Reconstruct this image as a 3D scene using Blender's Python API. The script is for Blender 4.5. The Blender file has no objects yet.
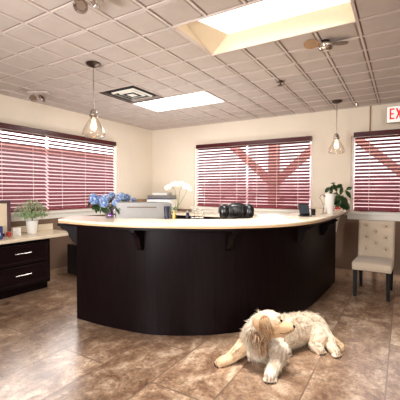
import bpy, bmesh, math, random
from mathutils import Vector, Matrix
from mathutils.kdtree import KDTree
random.seed(7)
S = bpy.context.scene
C = S.collection
PI = math.pi

# ---------------------------------------------------------------- camera
CR = Vector((0.85584385, 0.51722568, 0.00298343))
CU = Vector((-0.01731685, 0.02288811, 0.99958805))
CF = Vector((-0.51694433, 0.85554294, -0.02854537))
EYE = Vector((0, 0, 1.4)); FPX = 335.954
cd = bpy.data.cameras.new('camera'); cam = bpy.data.objects.new('camera', cd); C.objects.link(cam)
M4 = Matrix((CR, CU, -CF)).transposed().to_4x4(); M4.translation = EYE
cam.matrix_world = M4
cd.sensor_width = 36; cd.sensor_fit = 'HORIZONTAL'; cd.lens = FPX / 400 * 36; cd.clip_end = 200; cd.clip_start = .02
S.camera = cam
def at(px, py, D):
    return EYE + (CF + CR * ((px - 200) / FPX) - CU * ((py - 200) / FPX)) * D
def at_z(px, py, z):
    d = CF + CR * ((px - 200) / FPX) - CU * ((py - 200) / FPX)
    return EYE + d * ((z - 1.4) / d.z)

# ---------------------------------------------------------------- materials
def srgb(r, g, b):
    f = lambda c: (c / 255 / 12.92) if c / 255 <= .04045 else ((c / 255 + .055) / 1.055) ** 2.4
    return (f(r), f(g), f(b), 1)
def mat(name, col, rough=.5, metal=0, noise=0, nscale=20, bump=0, bscale=60, coat=0, spec=.5, sheen=0):
    m = bpy.data.materials.new(name); m.use_nodes = True; n = m.node_tree.nodes; l = m.node_tree.links
    b = n['Principled BSDF']
    b.inputs['Roughness'].default_value = rough; b.inputs['Metallic'].default_value = metal
    b.inputs['Coat Weight'].default_value = coat; b.inputs['Specular IOR Level'].default_value = spec
    b.inputs['Sheen Weight'].default_value = sheen
    c = srgb(*col)
    tc = n.new('ShaderNodeTexCoord')
    t = n.new('ShaderNodeTexNoise'); t.inputs['Scale'].default_value = nscale; t.inputs['Detail'].default_value = 4
    l.new(tc.outputs['Object'], t.inputs['Vector'])
    r = n.new('ShaderNodeValToRGB')
    k = max(noise, .02)
    r.color_ramp.elements[0].position = .3; r.color_ramp.elements[1].position = .7
    r.color_ramp.elements[0].color = tuple(x * (1 - k) for x in c[:3]) + (1,)
    r.color_ramp.elements[1].color = tuple(min(1, x * (1 + k)) for x in c[:3]) + (1,)
    l.new(t.outputs['Fac'], r.inputs['Fac']); l.new(r.outputs['Color'], b.inputs['Base Color'])
    if bump:
        t2 = n.new('ShaderNodeTexNoise'); t2.inputs['Scale'].default_value = bscale; t2.inputs['Detail'].default_value = 5
        l.new(tc.outputs['Object'], t2.inputs['Vector'])
        bp = n.new('ShaderNodeBump'); bp.inputs['Strength'].default_value = bump; bp.inputs['Distance'].default_value = .01
        l.new(t2.outputs['Fac'], bp.inputs['Height']); l.new(bp.outputs['Normal'], b.inputs['Normal'])
    return m
def emit(name, col, s):
    m = bpy.data.materials.new(name); m.use_nodes = True; n = m.node_tree.nodes
    b = n['Principled BSDF']; b.inputs['Base Color'].default_value = srgb(*col)
    b.inputs['Emission Color'].default_value = srgb(*col); b.inputs['Emission Strength'].default_value = s
    return m
def glass(name, tint=(255, 255, 255), refl=.5, base=.04):
    m = bpy.data.materials.new(name); m.use_nodes = True; n = m.node_tree.nodes; l = m.node_tree.links
    n.remove(n['Principled BSDF']); o = n['Material Output']
    tr = n.new('ShaderNodeBsdfTransparent'); tr.inputs['Color'].default_value = srgb(*tint)
    g = n.new('ShaderNodeBsdfGlossy'); g.inputs['Roughness'].default_value = .03
    lw = n.new('ShaderNodeLayerWeight'); lw.inputs['Blend'].default_value = .35
    mm = n.new('ShaderNodeMath'); mm.operation = 'MULTIPLY_ADD'; mm.inputs[1].default_value = refl; mm.inputs[2].default_value = base
    mx = n.new('ShaderNodeMixShader')
    l.new(lw.outputs['Facing'], mm.inputs[0]); l.new(mm.outputs[0], mx.inputs['Fac'])
    l.new(tr.outputs[0], mx.inputs[1]); l.new(g.outputs[0], mx.inputs[2]); l.new(mx.outputs[0], o.inputs['Surface'])
    return m
def wood(name, c1, c2, rough=.35, coat=.3, sx=14, axis=2):
    m = bpy.data.materials.new(name); m.use_nodes = True; n = m.node_tree.nodes; l = m.node_tree.links
    b = n['Principled BSDF']; b.inputs['Roughness'].default_value = rough; b.inputs['Coat Weight'].default_value = coat
    b.inputs['Coat Roughness'].default_value = .25; b.inputs['Specular IOR Level'].default_value = .12
    tc = n.new('ShaderNodeTexCoord'); mp = n.new('ShaderNodeMapping')
    sc = [sx, sx, sx]; sc[axis] = sx * .08; mp.inputs['Scale'].default_value = sc
    t = n.new('ShaderNodeTexNoise'); t.inputs['Scale'].default_value = 3; t.inputs['Detail'].default_value = 6; t.inputs['Distortion'].default_value = .6
    r = n.new('ShaderNodeValToRGB'); r.color_ramp.elements[0].color = srgb(*c1); r.color_ramp.elements[1].color = srgb(*c2)
    r.color_ramp.elements[0].position = .3; r.color_ramp.elements[1].position = .75
    l.new(tc.outputs['Object'], mp.inputs['Vector']); l.new(mp.outputs[0], t.inputs['Vector'])
    l.new(t.outputs['Fac'], r.inputs['Fac']); l.new(r.outputs['Color'], b.inputs['Base Color'])
    return m
def vcol(name, rough=.6, sheen=0):
    m = bpy.data.materials.new(name); m.use_nodes = True; n = m.node_tree.nodes; l = m.node_tree.links
    b = n['Principled BSDF']; b.inputs['Roughness'].default_value = rough; b.inputs['Sheen Weight'].default_value = sheen
    b.inputs['Specular IOR Level'].default_value = .2
    a = n.new('ShaderNodeVertexColor'); a.layer_name = 'coat'
    l.new(a.outputs['Color'], b.inputs['Base Color'])
    return m
def travertine():
    m = bpy.data.materials.new('travertine'); m.use_nodes = True; n = m.node_tree.nodes; l = m.node_tree.links
    b = n['Principled BSDF']
    tc = n.new('ShaderNodeTexCoord'); mp = n.new('ShaderNodeMapping')
    mp.inputs['Rotation'].default_value = (0, 0, -PI / 2)
    # after rotation: u = y, v = -x
    mp.inputs['Location'].default_value = (-1.35, -.08, 0)
    br = n.new('ShaderNodeTexBrick'); br.offset = .5; br.inputs['Scale'].default_value = 1
    br.inputs['Brick Width'].default_value = 1.07; br.inputs['Row Height'].default_value = .49
    br.inputs['Mortar Size'].default_value = .006; br.inputs['Mortar Smooth'].default_value = .4; br.inputs['Bias'].default_value = 0
    br.inputs['Color1'].default_value = (0, 0, 0, 1); br.inputs['Color2'].default_value = (1, 1, 1, 1); br.inputs['Mortar'].default_value = (.5, .5, .5, 1)
    l.new(tc.outputs['Object'], mp.inputs['Vector']); l.new(mp.outputs[0], br.inputs['Vector'])
    def noise(s, d, dist=0, vec=None, rg=.6):
        t = n.new('ShaderNodeTexNoise'); t.inputs['Scale'].default_value = s; t.inputs['Detail'].default_value = d
        t.inputs['Distortion'].default_value = dist; t.inputs['Roughness'].default_value = rg
        l.new(vec or tc.outputs['Object'], t.inputs['Vector']); return t
    # shift the stone pattern from tile to tile
    ad = n.new('ShaderNodeVectorMath'); ad.operation = 'MULTIPLY_ADD'
    ad.inputs[1].default_value = (7, 5, 3); l.new(br.outputs['Color'], ad.inputs[0]); l.new(tc.outputs['Object'], ad.inputs[2])
    st = n.new('ShaderNodeMapping'); st.inputs['Scale'].default_value = (1.5, 1.1, 1); l.new(ad.outputs[0], st.inputs['Vector'])
    n1 = noise(3.6, 12, .35, st.outputs[0], .8); n2 = noise(26, 9, .3, ad.outputs[0], .85); n3 = noise(55, 4)
    r1 = n.new('ShaderNodeValToRGB'); e = r1.color_ramp.elements
    e[0].position = .40; e[0].color = srgb(*F1); e[1].position = .60; e[1].color = srgb(*F4)
    x = e.new(.47); x.color = srgb(*F2); x = e.new(.53); x.color = srgb(*F3)
    l.new(n1.outputs['Fac'], r1.inputs['Fac'])
    r2 = n.new('ShaderNodeValToRGB'); e = r2.color_ramp.elements
    e[0].position = .40; e[0].color = (.40, .33, .30, 1); e[1].position = .56; e[1].color = (1.25, 1.22, 1.2, 1)
    x = e.new(.46); x.color = (.88, .85, .83, 1)
    l.new(n2.outputs['Fac'], r2.inputs['Fac'])
    mu = n.new('ShaderNodeMixRGB'); mu.blend_type = 'MULTIPLY'; mu.inputs[0].default_value = .7
    l.new(r1.outputs[0], mu.inputs[1]); l.new(r2.outputs[0], mu.inputs[2])
    tv = n.new('ShaderNodeMixRGB'); tv.blend_type = 'MULTIPLY'; tv.inputs[0].default_value = 1
    rt = n.new('ShaderNodeValToRGB'); rt.color_ramp.elements[0].color = (.74, .70, .68, 1); rt.color_ramp.elements[1].color = (1.12, 1.12, 1.12, 1)
    l.new(br.outputs['Color'], rt.inputs['Fac']); l.new(mu.outputs[0], tv.inputs[1]); l.new(rt.outputs[0], tv.inputs[2])
    mx = n.new('ShaderNodeMixRGB'); mx.inputs[2].default_value = srgb(112, 88, 72)
    l.new(br.outputs['Fac'], mx.inputs[0]); l.new(tv.outputs[0], mx.inputs[1]); l.new(mx.outputs[0], b.inputs['Base Color'])
    rr = n.new('ShaderNodeMapRange'); rr.inputs['To Min'].default_value = .42; rr.inputs['To Max'].default_value = .22
    l.new(n2.outputs['Fac'], rr.inputs['Value']); l.new(rr.outputs[0], b.inputs['Roughness'])
    b.inputs['Specular IOR Level'].default_value = .8; b.inputs['Coat Weight'].default_value = 1; b.inputs['Coat Roughness'].default_value = .2
    bp = n.new('ShaderNodeBump'); bp.inputs['Strength'].default_value = .25; bp.inputs['Distance'].default_value = .004
    sb = n.new('ShaderNodeMath'); sb.operation = 'SUBTRACT'
    l.new(n3.outputs['Fac'], sb.inputs[0]); l.new(br.outputs['Fac'], sb.inputs[1]); l.new(sb.outputs[0], bp.inputs['Height'])
    l.new(bp.outputs['Normal'], b.inputs['Normal'])
    return m
F1, F2, F3, F4 = (120, 90, 70), (150, 121, 96), (172, 144, 118), (206, 184, 160)

m_floor = travertine()
m_wall = mat('cream_paint', (224, 211, 193), .8, noise=.03, nscale=2, bump=.08, bscale=120)
m_taupe = mat('taupe_paint', (128, 102, 84), .7, noise=.04, nscale=3, bump=.08, bscale=120)
m_tile = mat('ceiling_tile', (188, 176, 168), .9, noise=.04, nscale=8, bump=.15, bscale=180)
m_grid = mat('ceiling_grid', (202, 188, 180), .5)
m_groove = mat('ceiling_groove', (138, 120, 112), .9)
m_base = mat('stone_skirting', (168, 138, 112), .4, noise=.2, nscale=14)
m_white = mat('white_paint', (240, 236, 226), .45)
m_blind = wood('burgundy_wood', (104, 30, 40), (146, 54, 64), .4, .1, 10, 0)
m_valance = wood('dark_burgundy_wood', (54, 16, 20), (82, 26, 30), .3, .4, 10, 0)
m_cord = mat('blind_cord', (225, 200, 200), .8)
m_glass = glass('window_glass', (255, 255, 255), .25, .02)
m_clear = glass('clear_glass', (255, 253, 251), .3, .03)
m_esp = wood('espresso_wood', (9, 3, 4), (22, 9, 12), .45, 0, 16, 2)
m_esp_h = wood('espresso_wood_drawer', (16, 6, 8), (32, 14, 17), .35, .15, 16, 1)
m_tan = mat('tan_edge', (206, 168, 128), .4)
m_cream_top = mat('cream_solid_surface', (238, 222, 196), .25, noise=.05, nscale=40, coat=.2)
m_steel = mat('brushed_steel', (190, 182, 174), .25, 1)
m_chrome = mat('polished_chrome', (215, 210, 206), .12, 1)
m_bronze = mat('dark_nickel', (96, 84, 78), .3, 1)
m_silver = mat('silver_plastic', (134, 132, 131), .35, .6)
m_black = mat('black_plastic', (16, 16, 18), .35)
m_dark = mat('dark_recess', (14, 11, 10), .9)
m_leather = mat('black_leather', (18, 18, 20), .32, bump=.4, bscale=18, coat=.15)
m_linen = mat('beige_linen', (198, 180, 158), .9, noise=.05, nscale=60, bump=.25, bscale=250, sheen=.3)
m_button = mat('linen_button', (132, 112, 92), .9, noise=.05)  # darker than the linen: dimple shade put into the button colour
m_leg = mat('black_brown_leg', (14, 9, 8), .5, spec=.25)
m_leaf = mat('deep_green_leaf', (38, 66, 28), .4, noise=.35, nscale=30)
m_leaf2 = mat('pale_green_leaf', (150, 172, 122), .5, noise=.4, nscale=40)
m_stem = mat('brown_stem', (84, 62, 42), .8, noise=.2)
m_gstem = mat('green_stem', (96, 118, 66), .6, noise=.2)
m_core = mat('hydrangea_core', (84, 108, 160), .8)
m_blue = mat('hydrangea_blue', (122, 152, 208), .7, noise=.35, nscale=45)
m_pale = mat('hydrangea_pale', (178, 198, 226), .7, noise=.25, nscale=45)
m_petal = mat('orchid_petal', (250, 244, 232), .6)
m_red = mat('red_petal', (206, 34, 44), .5, noise=.2)
m_navy = mat('navy_card', (40, 62, 122), .5)
m_ink = mat('ink_blue', (24, 28, 56), .2)
m_paper = mat('white_paper', (240, 238, 232), .7)
m_gold = mat('brushed_gold', (206, 168, 96), .35, .8)
m_kraft = mat('kraft_brown', (150, 118, 86), .8, noise=.1)
m_violet = glass('violet_glass', (205, 180, 225), .6, .15)
m_ceramic = mat('white_ceramic', (244, 242, 238), .2, coat=.4)
m_lightlens = emit('light_diffuser', (255, 252, 248), 4)
m_bigl = emit('lit_light_box_lens', (255, 252, 247), 1.6)
m_shaft = mat('cream_shaft', (222, 204, 176), .7)
m_bulb = emit('warm_filament_bulb', (255, 214, 150), 9)
m_sign = emit('sign_face', (245, 246, 240), .35)
m_signred = emit('sign_red', (214, 24, 34), .5)
m_signbox = mat('sign_housing', (186, 174, 160), .5)
m_timber = mat('timber', (208, 158, 148), .8, noise=.15, nscale=6)
m_ground = mat('pale_ground', (205, 190, 186), .9, noise=.1, nscale=.6)
m_hedge = mat('hedge_leaf', (222, 190, 192), .9, noise=.14, nscale=2)

# ---------------------------------------------------------------- mesh helpers
def box(bm, x0, x1, y0, y1, z0, z1, mi=0, M=None):
    vs = [bm.verts.new(M @ Vector(p) if M else p) for p in
          [(x0, y0, z0), (x1, y0, z0), (x1, y1, z0), (x0, y1, z0), (x0, y0, z1), (x1, y0, z1), (x1, y1, z1), (x0, y1, z1)]]
    for f in [(3, 2, 1, 0), (4, 5, 6, 7), (0, 1, 5, 4), (1, 2, 6, 5), (2, 3, 7, 6), (3, 0, 4, 7)]:
        bm.faces.new([vs[i] for i in f]).material_index = mi
def lathe(bm, prof, c=(0, 0, 0), seg=32, mi=0, M=None):
    c = Vector(c); rings = []
    for r, z in prof:
        if r < 1e-5:
            p = Vector((0, 0, z)); p = (M @ p if M else p) + c; rings.append([bm.verts.new(p)])
        else:
            ring = []
            for i in range(seg):
                a = 2 * PI * i / seg; p = Vector((r * math.cos(a), r * math.sin(a), z)); p = (M @ p if M else p) + c
                ring.append(bm.verts.new(p))
            rings.append(ring)
    for a, b in zip(rings, rings[1:]):
        for i in range(seg):
            j = (i + 1) % seg
            if len(a) == 1 and len(b) == 1: continue
            if len(a) == 1: f = [a[0], b[j], b[i]]
            elif len(b) == 1: f = [a[i], a[j], b[0]]
            else: f = [a[i], a[j], b[j], b[i]]
            bm.faces.new(f).material_index = mi
def tube(bm, pts, rad, seg=8, mi=0, cap=True):
    pts = [Vector(p) for p in pts]; n = len(pts)
    if not hasattr(rad, '__len__'): rad = [rad] * n
    rings = []; up = Vector((0, 0, 1))
    for i, p in enumerate(pts):
        t = (pts[min(i + 1, n - 1)] - pts[max(i - 1, 0)]).normalized()
        u = t.cross(up)
        if u.length < .05: u = t.cross(Vector((1, 0, 0)))
        u.normalize(); v = t.cross(u)
        rings.append([bm.verts.new(p + (u * math.cos(2 * PI * k / seg) + v * math.sin(2 * PI * k / seg)) * rad[i]) for k in range(seg)])
    for a, b in zip(rings, rings[1:]):
        for k in range(seg):
            bm.faces.new([a[k], a[(k + 1) % seg], b[(k + 1) % seg], b[k]]).material_index = mi
    if cap:
        bm.faces.new(rings[0]).material_index = mi; bm.faces.new(list(reversed(rings[-1]))).material_index = mi
def ball(bm, c, r, sub=2, M=None, mi=0, sc=(1, 1, 1)):
    c = Vector(c)
    T = Matrix.Translation(c) @ (M.to_4x4() if M else Matrix.Identity(4)) @ Matrix.Diagonal((r * sc[0], r * sc[1], r * sc[2], 1))
    res = bmesh.ops.create_icosphere(bm, subdivisions=sub, radius=1, matrix=T)
    for v in res['verts']:
        for f in v.link_faces: f.material_index = mi
def prism(bm, poly, M, d, mi=0):
    """poly: 2D points, extruded by d along local z, placed by M"""
    a = [bm.verts.new(M @ Vector((x, y, 0))) for x, y in poly]; b = [bm.verts.new(M @ Vector((x, y, d))) for x, y in poly]
    bm.faces.new(list(reversed(a))).material_index = mi; bm.faces.new(b).material_index = mi
    for i in range(len(poly)):
        j = (i + 1) % len(poly); bm.faces.new([a[i], a[j], b[j], b[i]]).material_index = mi
def obj(name, bm, mats, parent=None, smooth=False, bevel=0, kind=None, bseg=2):
    bmesh.ops.recalc_face_normals(bm, faces=bm.faces)
    me = bpy.data.meshes.new(name); bm.to_mesh(me); bm.free()
    for m in (mats if isinstance(mats, (list, tuple)) else [mats]): me.materials.append(m)
    if smooth:
        for p in me.polygons: p.use_smooth = True
    o = bpy.data.objects.new(name, me); C.objects.link(o)
    if parent: o.parent = parent
    if bevel:
        md = o.modifiers.new('b', 'BEVEL'); md.width = bevel; md.segments = bseg; md.limit_method = 'ANGLE'; md.angle_limit = .6
        if not smooth:
            for p in me.polygons: p.use_smooth = True
            me.set_sharp_from_angle(angle=.6)
    elif smooth:
        me.set_sharp_from_angle(angle=.9)
    if kind: o['kind'] = kind
    return o
def thing(name, label, cat, loc=(0, 0, 0), rz=0, group=None):
    o = bpy.data.objects.new(name, None); C.objects.link(o); o.empty_display_size = .05
    o.location = loc; o.rotation_euler = (0, 0, rz); o['label'] = label; o['category'] = cat
    if group: o['group'] = group
    return o
def tag(o, label, cat, group=None):
    o['label'] = label; o['category'] = cat
    if group: o['group'] = group
    return o
def copy_tree(o, parent=None):
    c = o.copy(); C.objects.link(c); c.parent = parent
    for ch in list(o.children): copy_tree(ch, c)
    return c
NB = bmesh.new
def smooth_curve(pts, n=8):
    pts = [Vector(p) for p in pts]; out = []
    q = [pts[0] * 2 - pts[1]] + pts + [pts[-1] * 2 - pts[-2]]
    for i in range(1, len(q) - 2):
        for k in range(n):
            t = k / n; a, b, c, d = q[i - 1], q[i], q[i + 1], q[i + 2]
            out.append(.5 * ((2 * b) + (c - a) * t + (2 * a - 5 * b + 4 * c - d) * t * t + (3 * b - a - 3 * c + d) * t ** 3))
    out.append(pts[-1]); return out

# ---------------------------------------------------------------- room shell
XL, YB, H = -4.894, 6.0, 2.749
XR, YF = 3.6, -4.6
P0, PX0, PY0 = .3311, -.3357, 2.2953
BT, BB, SILL = 2.335, 1.076, .985
bm = NB(); box(bm, XL - .2, XR + .2, YF - .2, YB + .2, -.1, 0); obj('floor', bm, m_floor, kind='structure')

def wall(name, horiz, at0, a0, a1, holes, out):
    """wall slab with rectangular holes; horiz 'x': runs along x at y=at0; thickness outward"""
    bm = NB(); T = .16
    cuts = sorted(set([a0, a1] + [h for hh in holes for h in hh[:2]]))
    def seg(u0, u1, z0, z1, mi):
        lo, hi = (at0, at0 + T * out) if out > 0 else (at0 + T * out, at0)
        if horiz == 'x': box(bm, u0, u1, lo, hi, z0, z1, mi)
        else: box(bm, lo, hi, u0, u1, z0, z1, mi)
    for u0, u1 in zip(cuts, cuts[1:]):
        hole = [h for h in holes if h[0] <= u0 + 1e-6 and h[1] >= u1 - 1e-6]
        seg(u0, u1, 0, 1.0, 1)
        if hole:
            seg(u0, u1, 1.0, hole[0][2], 0) if hole[0][2] > 1.001 else None
            seg(u0, u1, hole[0][3], H + .1, 0)
        else: seg(u0, u1, 1.0, H + .1, 0)
    return obj(name, bm, [m_wall, m_taupe], kind='structure')
WZ0, WZ1 = 1.06, 2.3
wall('wall_back', 'x', YB, XL, XR, [(-3.78, -1.35, WZ0, WZ1), (-.74, 1.0, WZ0, WZ1)], 1)
wall('wall_left', 'y', XL, YF, YB + .16, [(1.85, 4.93, WZ0, WZ1)], -1)
wall('wall_right', 'y', XR, YF, YB + .16, [], 1)
wall('wall_front', 'x', YF, XL, XR, [], -1)

# ceiling: T-bar grid with small lay-in panels
i_x = lambda i: PX0 - i * P0
j_y = lambda j: PY0 + j * P0
holes = [(0, 4, 0, 2), (6, 10, 5, 7), (8, 10, 3, 5)]           # i0,i1,j0,j1
bm = NB()
def in_hole(i, j): return any(a <= i < b and c <= j < d for a, b, c, d in holes)
for i in range(-13, 14):
    for j in range(-22, 12):
        x1, x0 = i_x(i), i_x(i + 1); y0, y1 = j_y(j), j_y(j + 1)
        if in_hole(i, j): continue
        X0, X1, Y0, Y1 = max(x0, XL), min(x1, XR), max(y0, YF), min(y1, YB)
        if X1 - X0 < .02 or Y1 - Y0 < .02: continue
        box(bm, X0, X1, Y0, Y1, H + .010, H + .06, 2)
        g = .02
        a0 = x0 + g if x0 > XL else X0; a1 = x1 - g if x1 < XR else X1; b0 = y0 + g if y0 > YF else Y0; b1 = y1 - g if y1 < YB else Y1
        if a1 - a0 > .03 and b1 - b0 > .03:
            s = .008
            vs0 = [bm.verts.new(p) for p in [(a0, b0, H + .010), (a1, b0, H + .010), (a1, b1, H + .010), (a0, b1, H + .010)]]
            vs1 = [bm.verts.new(p) for p in [(a0 + s, b0 + s, H + .001), (a1 - s, b0 + s, H + .001), (a1 - s, b1 - s, H + .001), (a0 + s, b1 - s, H + .001)]]
            bm.faces.new(vs1).material_index = 0
            for k in range(4): bm.faces.new([vs0[k], vs0[(k + 1) % 4], vs1[(k + 1) % 4], vs1[k]]).material_index = 0
for i in range(-12, 14):                                              # bars
    x = i_x(i)
    if not XL < x < XR: continue
    segs = [(YF, YB)]
    for a, b, c, d in holes:
        if a < i < b:
            segs = [s for u, v in segs for s in ((u, j_y(c)), (j_y(d), v)) if s[1] > s[0]]
    for u, v in segs: box(bm, x - .010, x + .010, u, v, H - .003, H + .02, 1)
for j in range(-21, 12):
    y = j_y(j)
    if not YF < y < YB: continue
    segs = [(XL, XR)]
    for a, b, c, d in holes:
        if c < j < d:
            segs = [s for u, v in segs for s in ((u, i_x(b)), (i_x(a), v)) if s[1] > s[0]]
    for u, v in segs: box(bm, u, v, y - .007, y + .007, H - .001, H + .018, 1)
box(bm, XL - .1, XR + .1, YF - .1, YB + .1, H + .55, H + .6, 0)
obj('ceiling', bm, [m_tile, m_grid, m_groove], kind='structure')

# skirting
bm = NB(); box(bm, XL, XR, YB - .012, YB, 0, .1); obj('baseboard_back', bm, m_base, kind='structure', bevel=.003)
bm = NB(); box(bm, XL, XL + .012, YF, YB - .012, 0, .1); obj('baseboard_left', bm, m_base, kind='structure', bevel=.003)

# windows -------------------------------------------------------
def window(k, horiz, at0, u0, u1, mull, out):
    def bx(bm, a, b, d0, d1, z0, z1):
        lo, hi = sorted((at0 + d0 * out, at0 + d1 * out))
        if horiz == 'x': box(bm, a, b, lo, hi, z0, z1)
        else: box(bm, lo, hi, a, b, z0, z1)
    bm = NB(); w = .035
    bx(bm, u0, u1, .04, .11, WZ0, WZ0 + w); bx(bm, u0, u1, .04, .11, WZ1 - w, WZ1)
    for a, b in [(u0, u0 + w), (u1 - w, u1)] + [(m - w / 2, m + w / 2) for m in mull]: bx(bm, a, b, .04, .11, WZ0 + w, WZ1 - w)
    fr = obj('window_%d' % k, bm, m_white, kind='structure')
    edges = [u0 + w] + [e for m in mull for e in (m - w / 2, m + w / 2)] + [u1 - w]
    for a, b in zip(edges[::2], edges[1::2]):
        bm = NB(); bx(bm, a, b, .07, .076, WZ0 + w, WZ1 - w); obj('pane', bm, m_glass, fr)
    bm = NB(); bx(bm, u0 - .06, u1 + .06, -.05, .0, WZ0 - .04, WZ0); bx(bm, u0 - .04, u1 + .04, -.02, 0, SILL - .05, WZ0 - .04)
    obj('window_sill', bm, m_white, fr, bevel=.004)
    return fr
window(1, 'y', XL, 1.85, 4.93, [2.4], -1)
window(2, 'x', YB, -3.78, -1.35, [], 1)
window(3, 'x', YB, -.74, 1.0, [], 1)

def blinds(name, label, horiz, at0, u0, u1, splits, inn):
    """inn: direction into the room"""
    t = thing(name, label, 'window blind', ((u0 + u1) / 2, at0 + inn * .05, BB) if horiz == 'x' else (at0 + inn * .05, (u0 + u1) / 2, BB), 0, 'burgundy window blinds')
    off = t.location
    def bx(bm, a, b, d0, d1, z0, z1):
        lo, hi = sorted((at0 + d0 * inn, at0 + d1 * inn))
        if horiz == 'x': box(bm, a - off.x, b - off.x, lo - off.y, hi - off.y, z0 - off.z, z1 - off.z)
        else: box(bm, lo - off.x, hi - off.x, a - off.y, b - off.y, z0 - off.z, z1 - off.z)
    bm = NB(); bx(bm, u0 - .02, u1 + .02, .085, .1, BT - .075, BT); bx(bm, u0 - .02, u0 - .005, .003, .085, BT - .075, BT); bx(bm, u1 + .005, u1 + .02, .003, .085, BT - .075, BT)
    bx(bm, u0 - .02, u1 + .02, .003, .085, BT - .008, BT)
    obj('valance', bm, m_valance, t, bevel=.003)
    ed = [u0] + [e for s in splits for e in (s - .018, s + .018)] + [u1]
    pitch = .056; ang = math.radians(32); w = .034
    for a, b in zip(ed[::2], ed[1::2]):
        bm = NB(); z = BT - .095
        while z > BB + .035:
            c = math.cos(ang) * w; s = math.sin(ang) * w; th = .0022
            vs = []
            for d, zz in ((.045 + c, z - s), (.045 - c, z + s)):
                for dz in (-th, th):
                    for u in (a, b):
                        p = Vector((u, at0 + d * inn, zz + dz)) if horiz == 'x' else Vector((at0 + d * inn, u, zz + dz))
                        vs.append(bm.verts.new(p - off))
            for f in [(0, 1, 3, 2), (4, 6, 7, 5), (0, 4, 5, 1), (2, 3, 7, 6), (0, 2, 6, 4), (1, 5, 7, 3)]: bm.faces.new([vs[q] for q in f])
            z -= pitch
        obj('slats', bm, m_blind, t)
        bm = NB(); bx(bm, a, b, .018, .07, BB, BB + .022); obj('bottom_rail', bm, m_blind, t, bevel=.004)
        bm = NB(); n = max(2, round((b - a) / .42))
        for q in range(n):
            u = a + (b - a) * (q + .5) / n if n > 2 else a + (b - a) * (.16 + .68 * q)
            bx(bm, u - .003, u + .003, .0775, .079, BB + .02, BT - .075)
        obj('ladder_cord', bm, m_cord, t)
blinds('window_blind', 'burgundy slatted blind on the left wall window above the drawer desk', 'y', XL, 1.9, 4.76, [3.32], 1)
blinds('window_blind', 'burgundy slatted blind on the far wall window behind the reception counter', 'x', YB, -3.65, -1.385, [-2.55], -1)
blinds('window_blind', 'burgundy slatted blind at the right edge, above the tufted chair', 'x', YB, -.675, 1.02, [], -1)

# outside -------------------------------------------------------
bm = NB(); box(bm, -40, 30, YB + .3, 60, -.4, -.3); box(bm, -40, XL - .3, -20, YB + .3, -.4, -.3); obj('outside_ground', bm, m_ground, kind='structure')
def brace(name, label, px, y, L=True, R=True):
    t = thing(name, label, 'timber post', (px, y, -.3), 0, 'timber posts outside the windows')
    bm = NB(); box(bm, -.12, .12, -.1, .1, 0, 3.6); obj('post', bm, m_timber, t)
    for s in ([-1] if L else []) + ([1] if R else []):
        bm = NB(); M = Matrix.Translation((s * .05, 0, 1.9)) @ Matrix.Rotation(s * math.radians(48), 4, 'Y')
        box(bm, -.09, .09, -.07, .07, 0, 1.7, 0, M); obj('brace', bm, m_timber, t)
brace('timber_post', 'reddish timber post with two slanting braces outside the far wall window', -2.82, 8.3)
brace('timber_post', 'reddish timber post with one slanting brace outside the right edge window', .22, 8.3, True, False)
def hedge(label, x0, x1, y, h, seed):
    random.seed(seed); bm = NB()
    n = 40
    for q in range(n):
        for r in range(2):
            ball(bm, (x0 + (x1 - x0) * (q + random.random()) / n, y + random.uniform(-.4, .4), -.3 + h * (.3 + .45 * r) + random.uniform(-.1, .1)), random.uniform(.35, .55) * h * .6, 2, sc=(1.3, 1, 1))
    tag(obj('hedge', bm, m_hedge, smooth=True), label, 'hedge')
hedge('long pinkish hedge seen through the far wall window blind', -11, 8, 20, 2.4, 3)
m_render = mat('pink_render', (240, 208, 212), .9, noise=.03, nscale=1)
bw = thing('low_building', 'pinkish low building dimly seen through the left wall window blind', 'building', (-16, 3.5, -.4))
bm = NB(); box(bm, -.3, .3, -12, 12, 0, 3.7); obj('building_wall', bm, m_render, bw)
bm = NB(); box(bm, -.6, .5, -12.3, 12.3, 3.7, 3.9); obj('roof', bm, m_timber, bw)
for k in range(5):
    bm = NB(); box(bm, .301, .33, -7 + k * 3, -5.6 + k * 3, 1.0, 1.8); obj('window', bm, m_hedge, bw)

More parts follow.
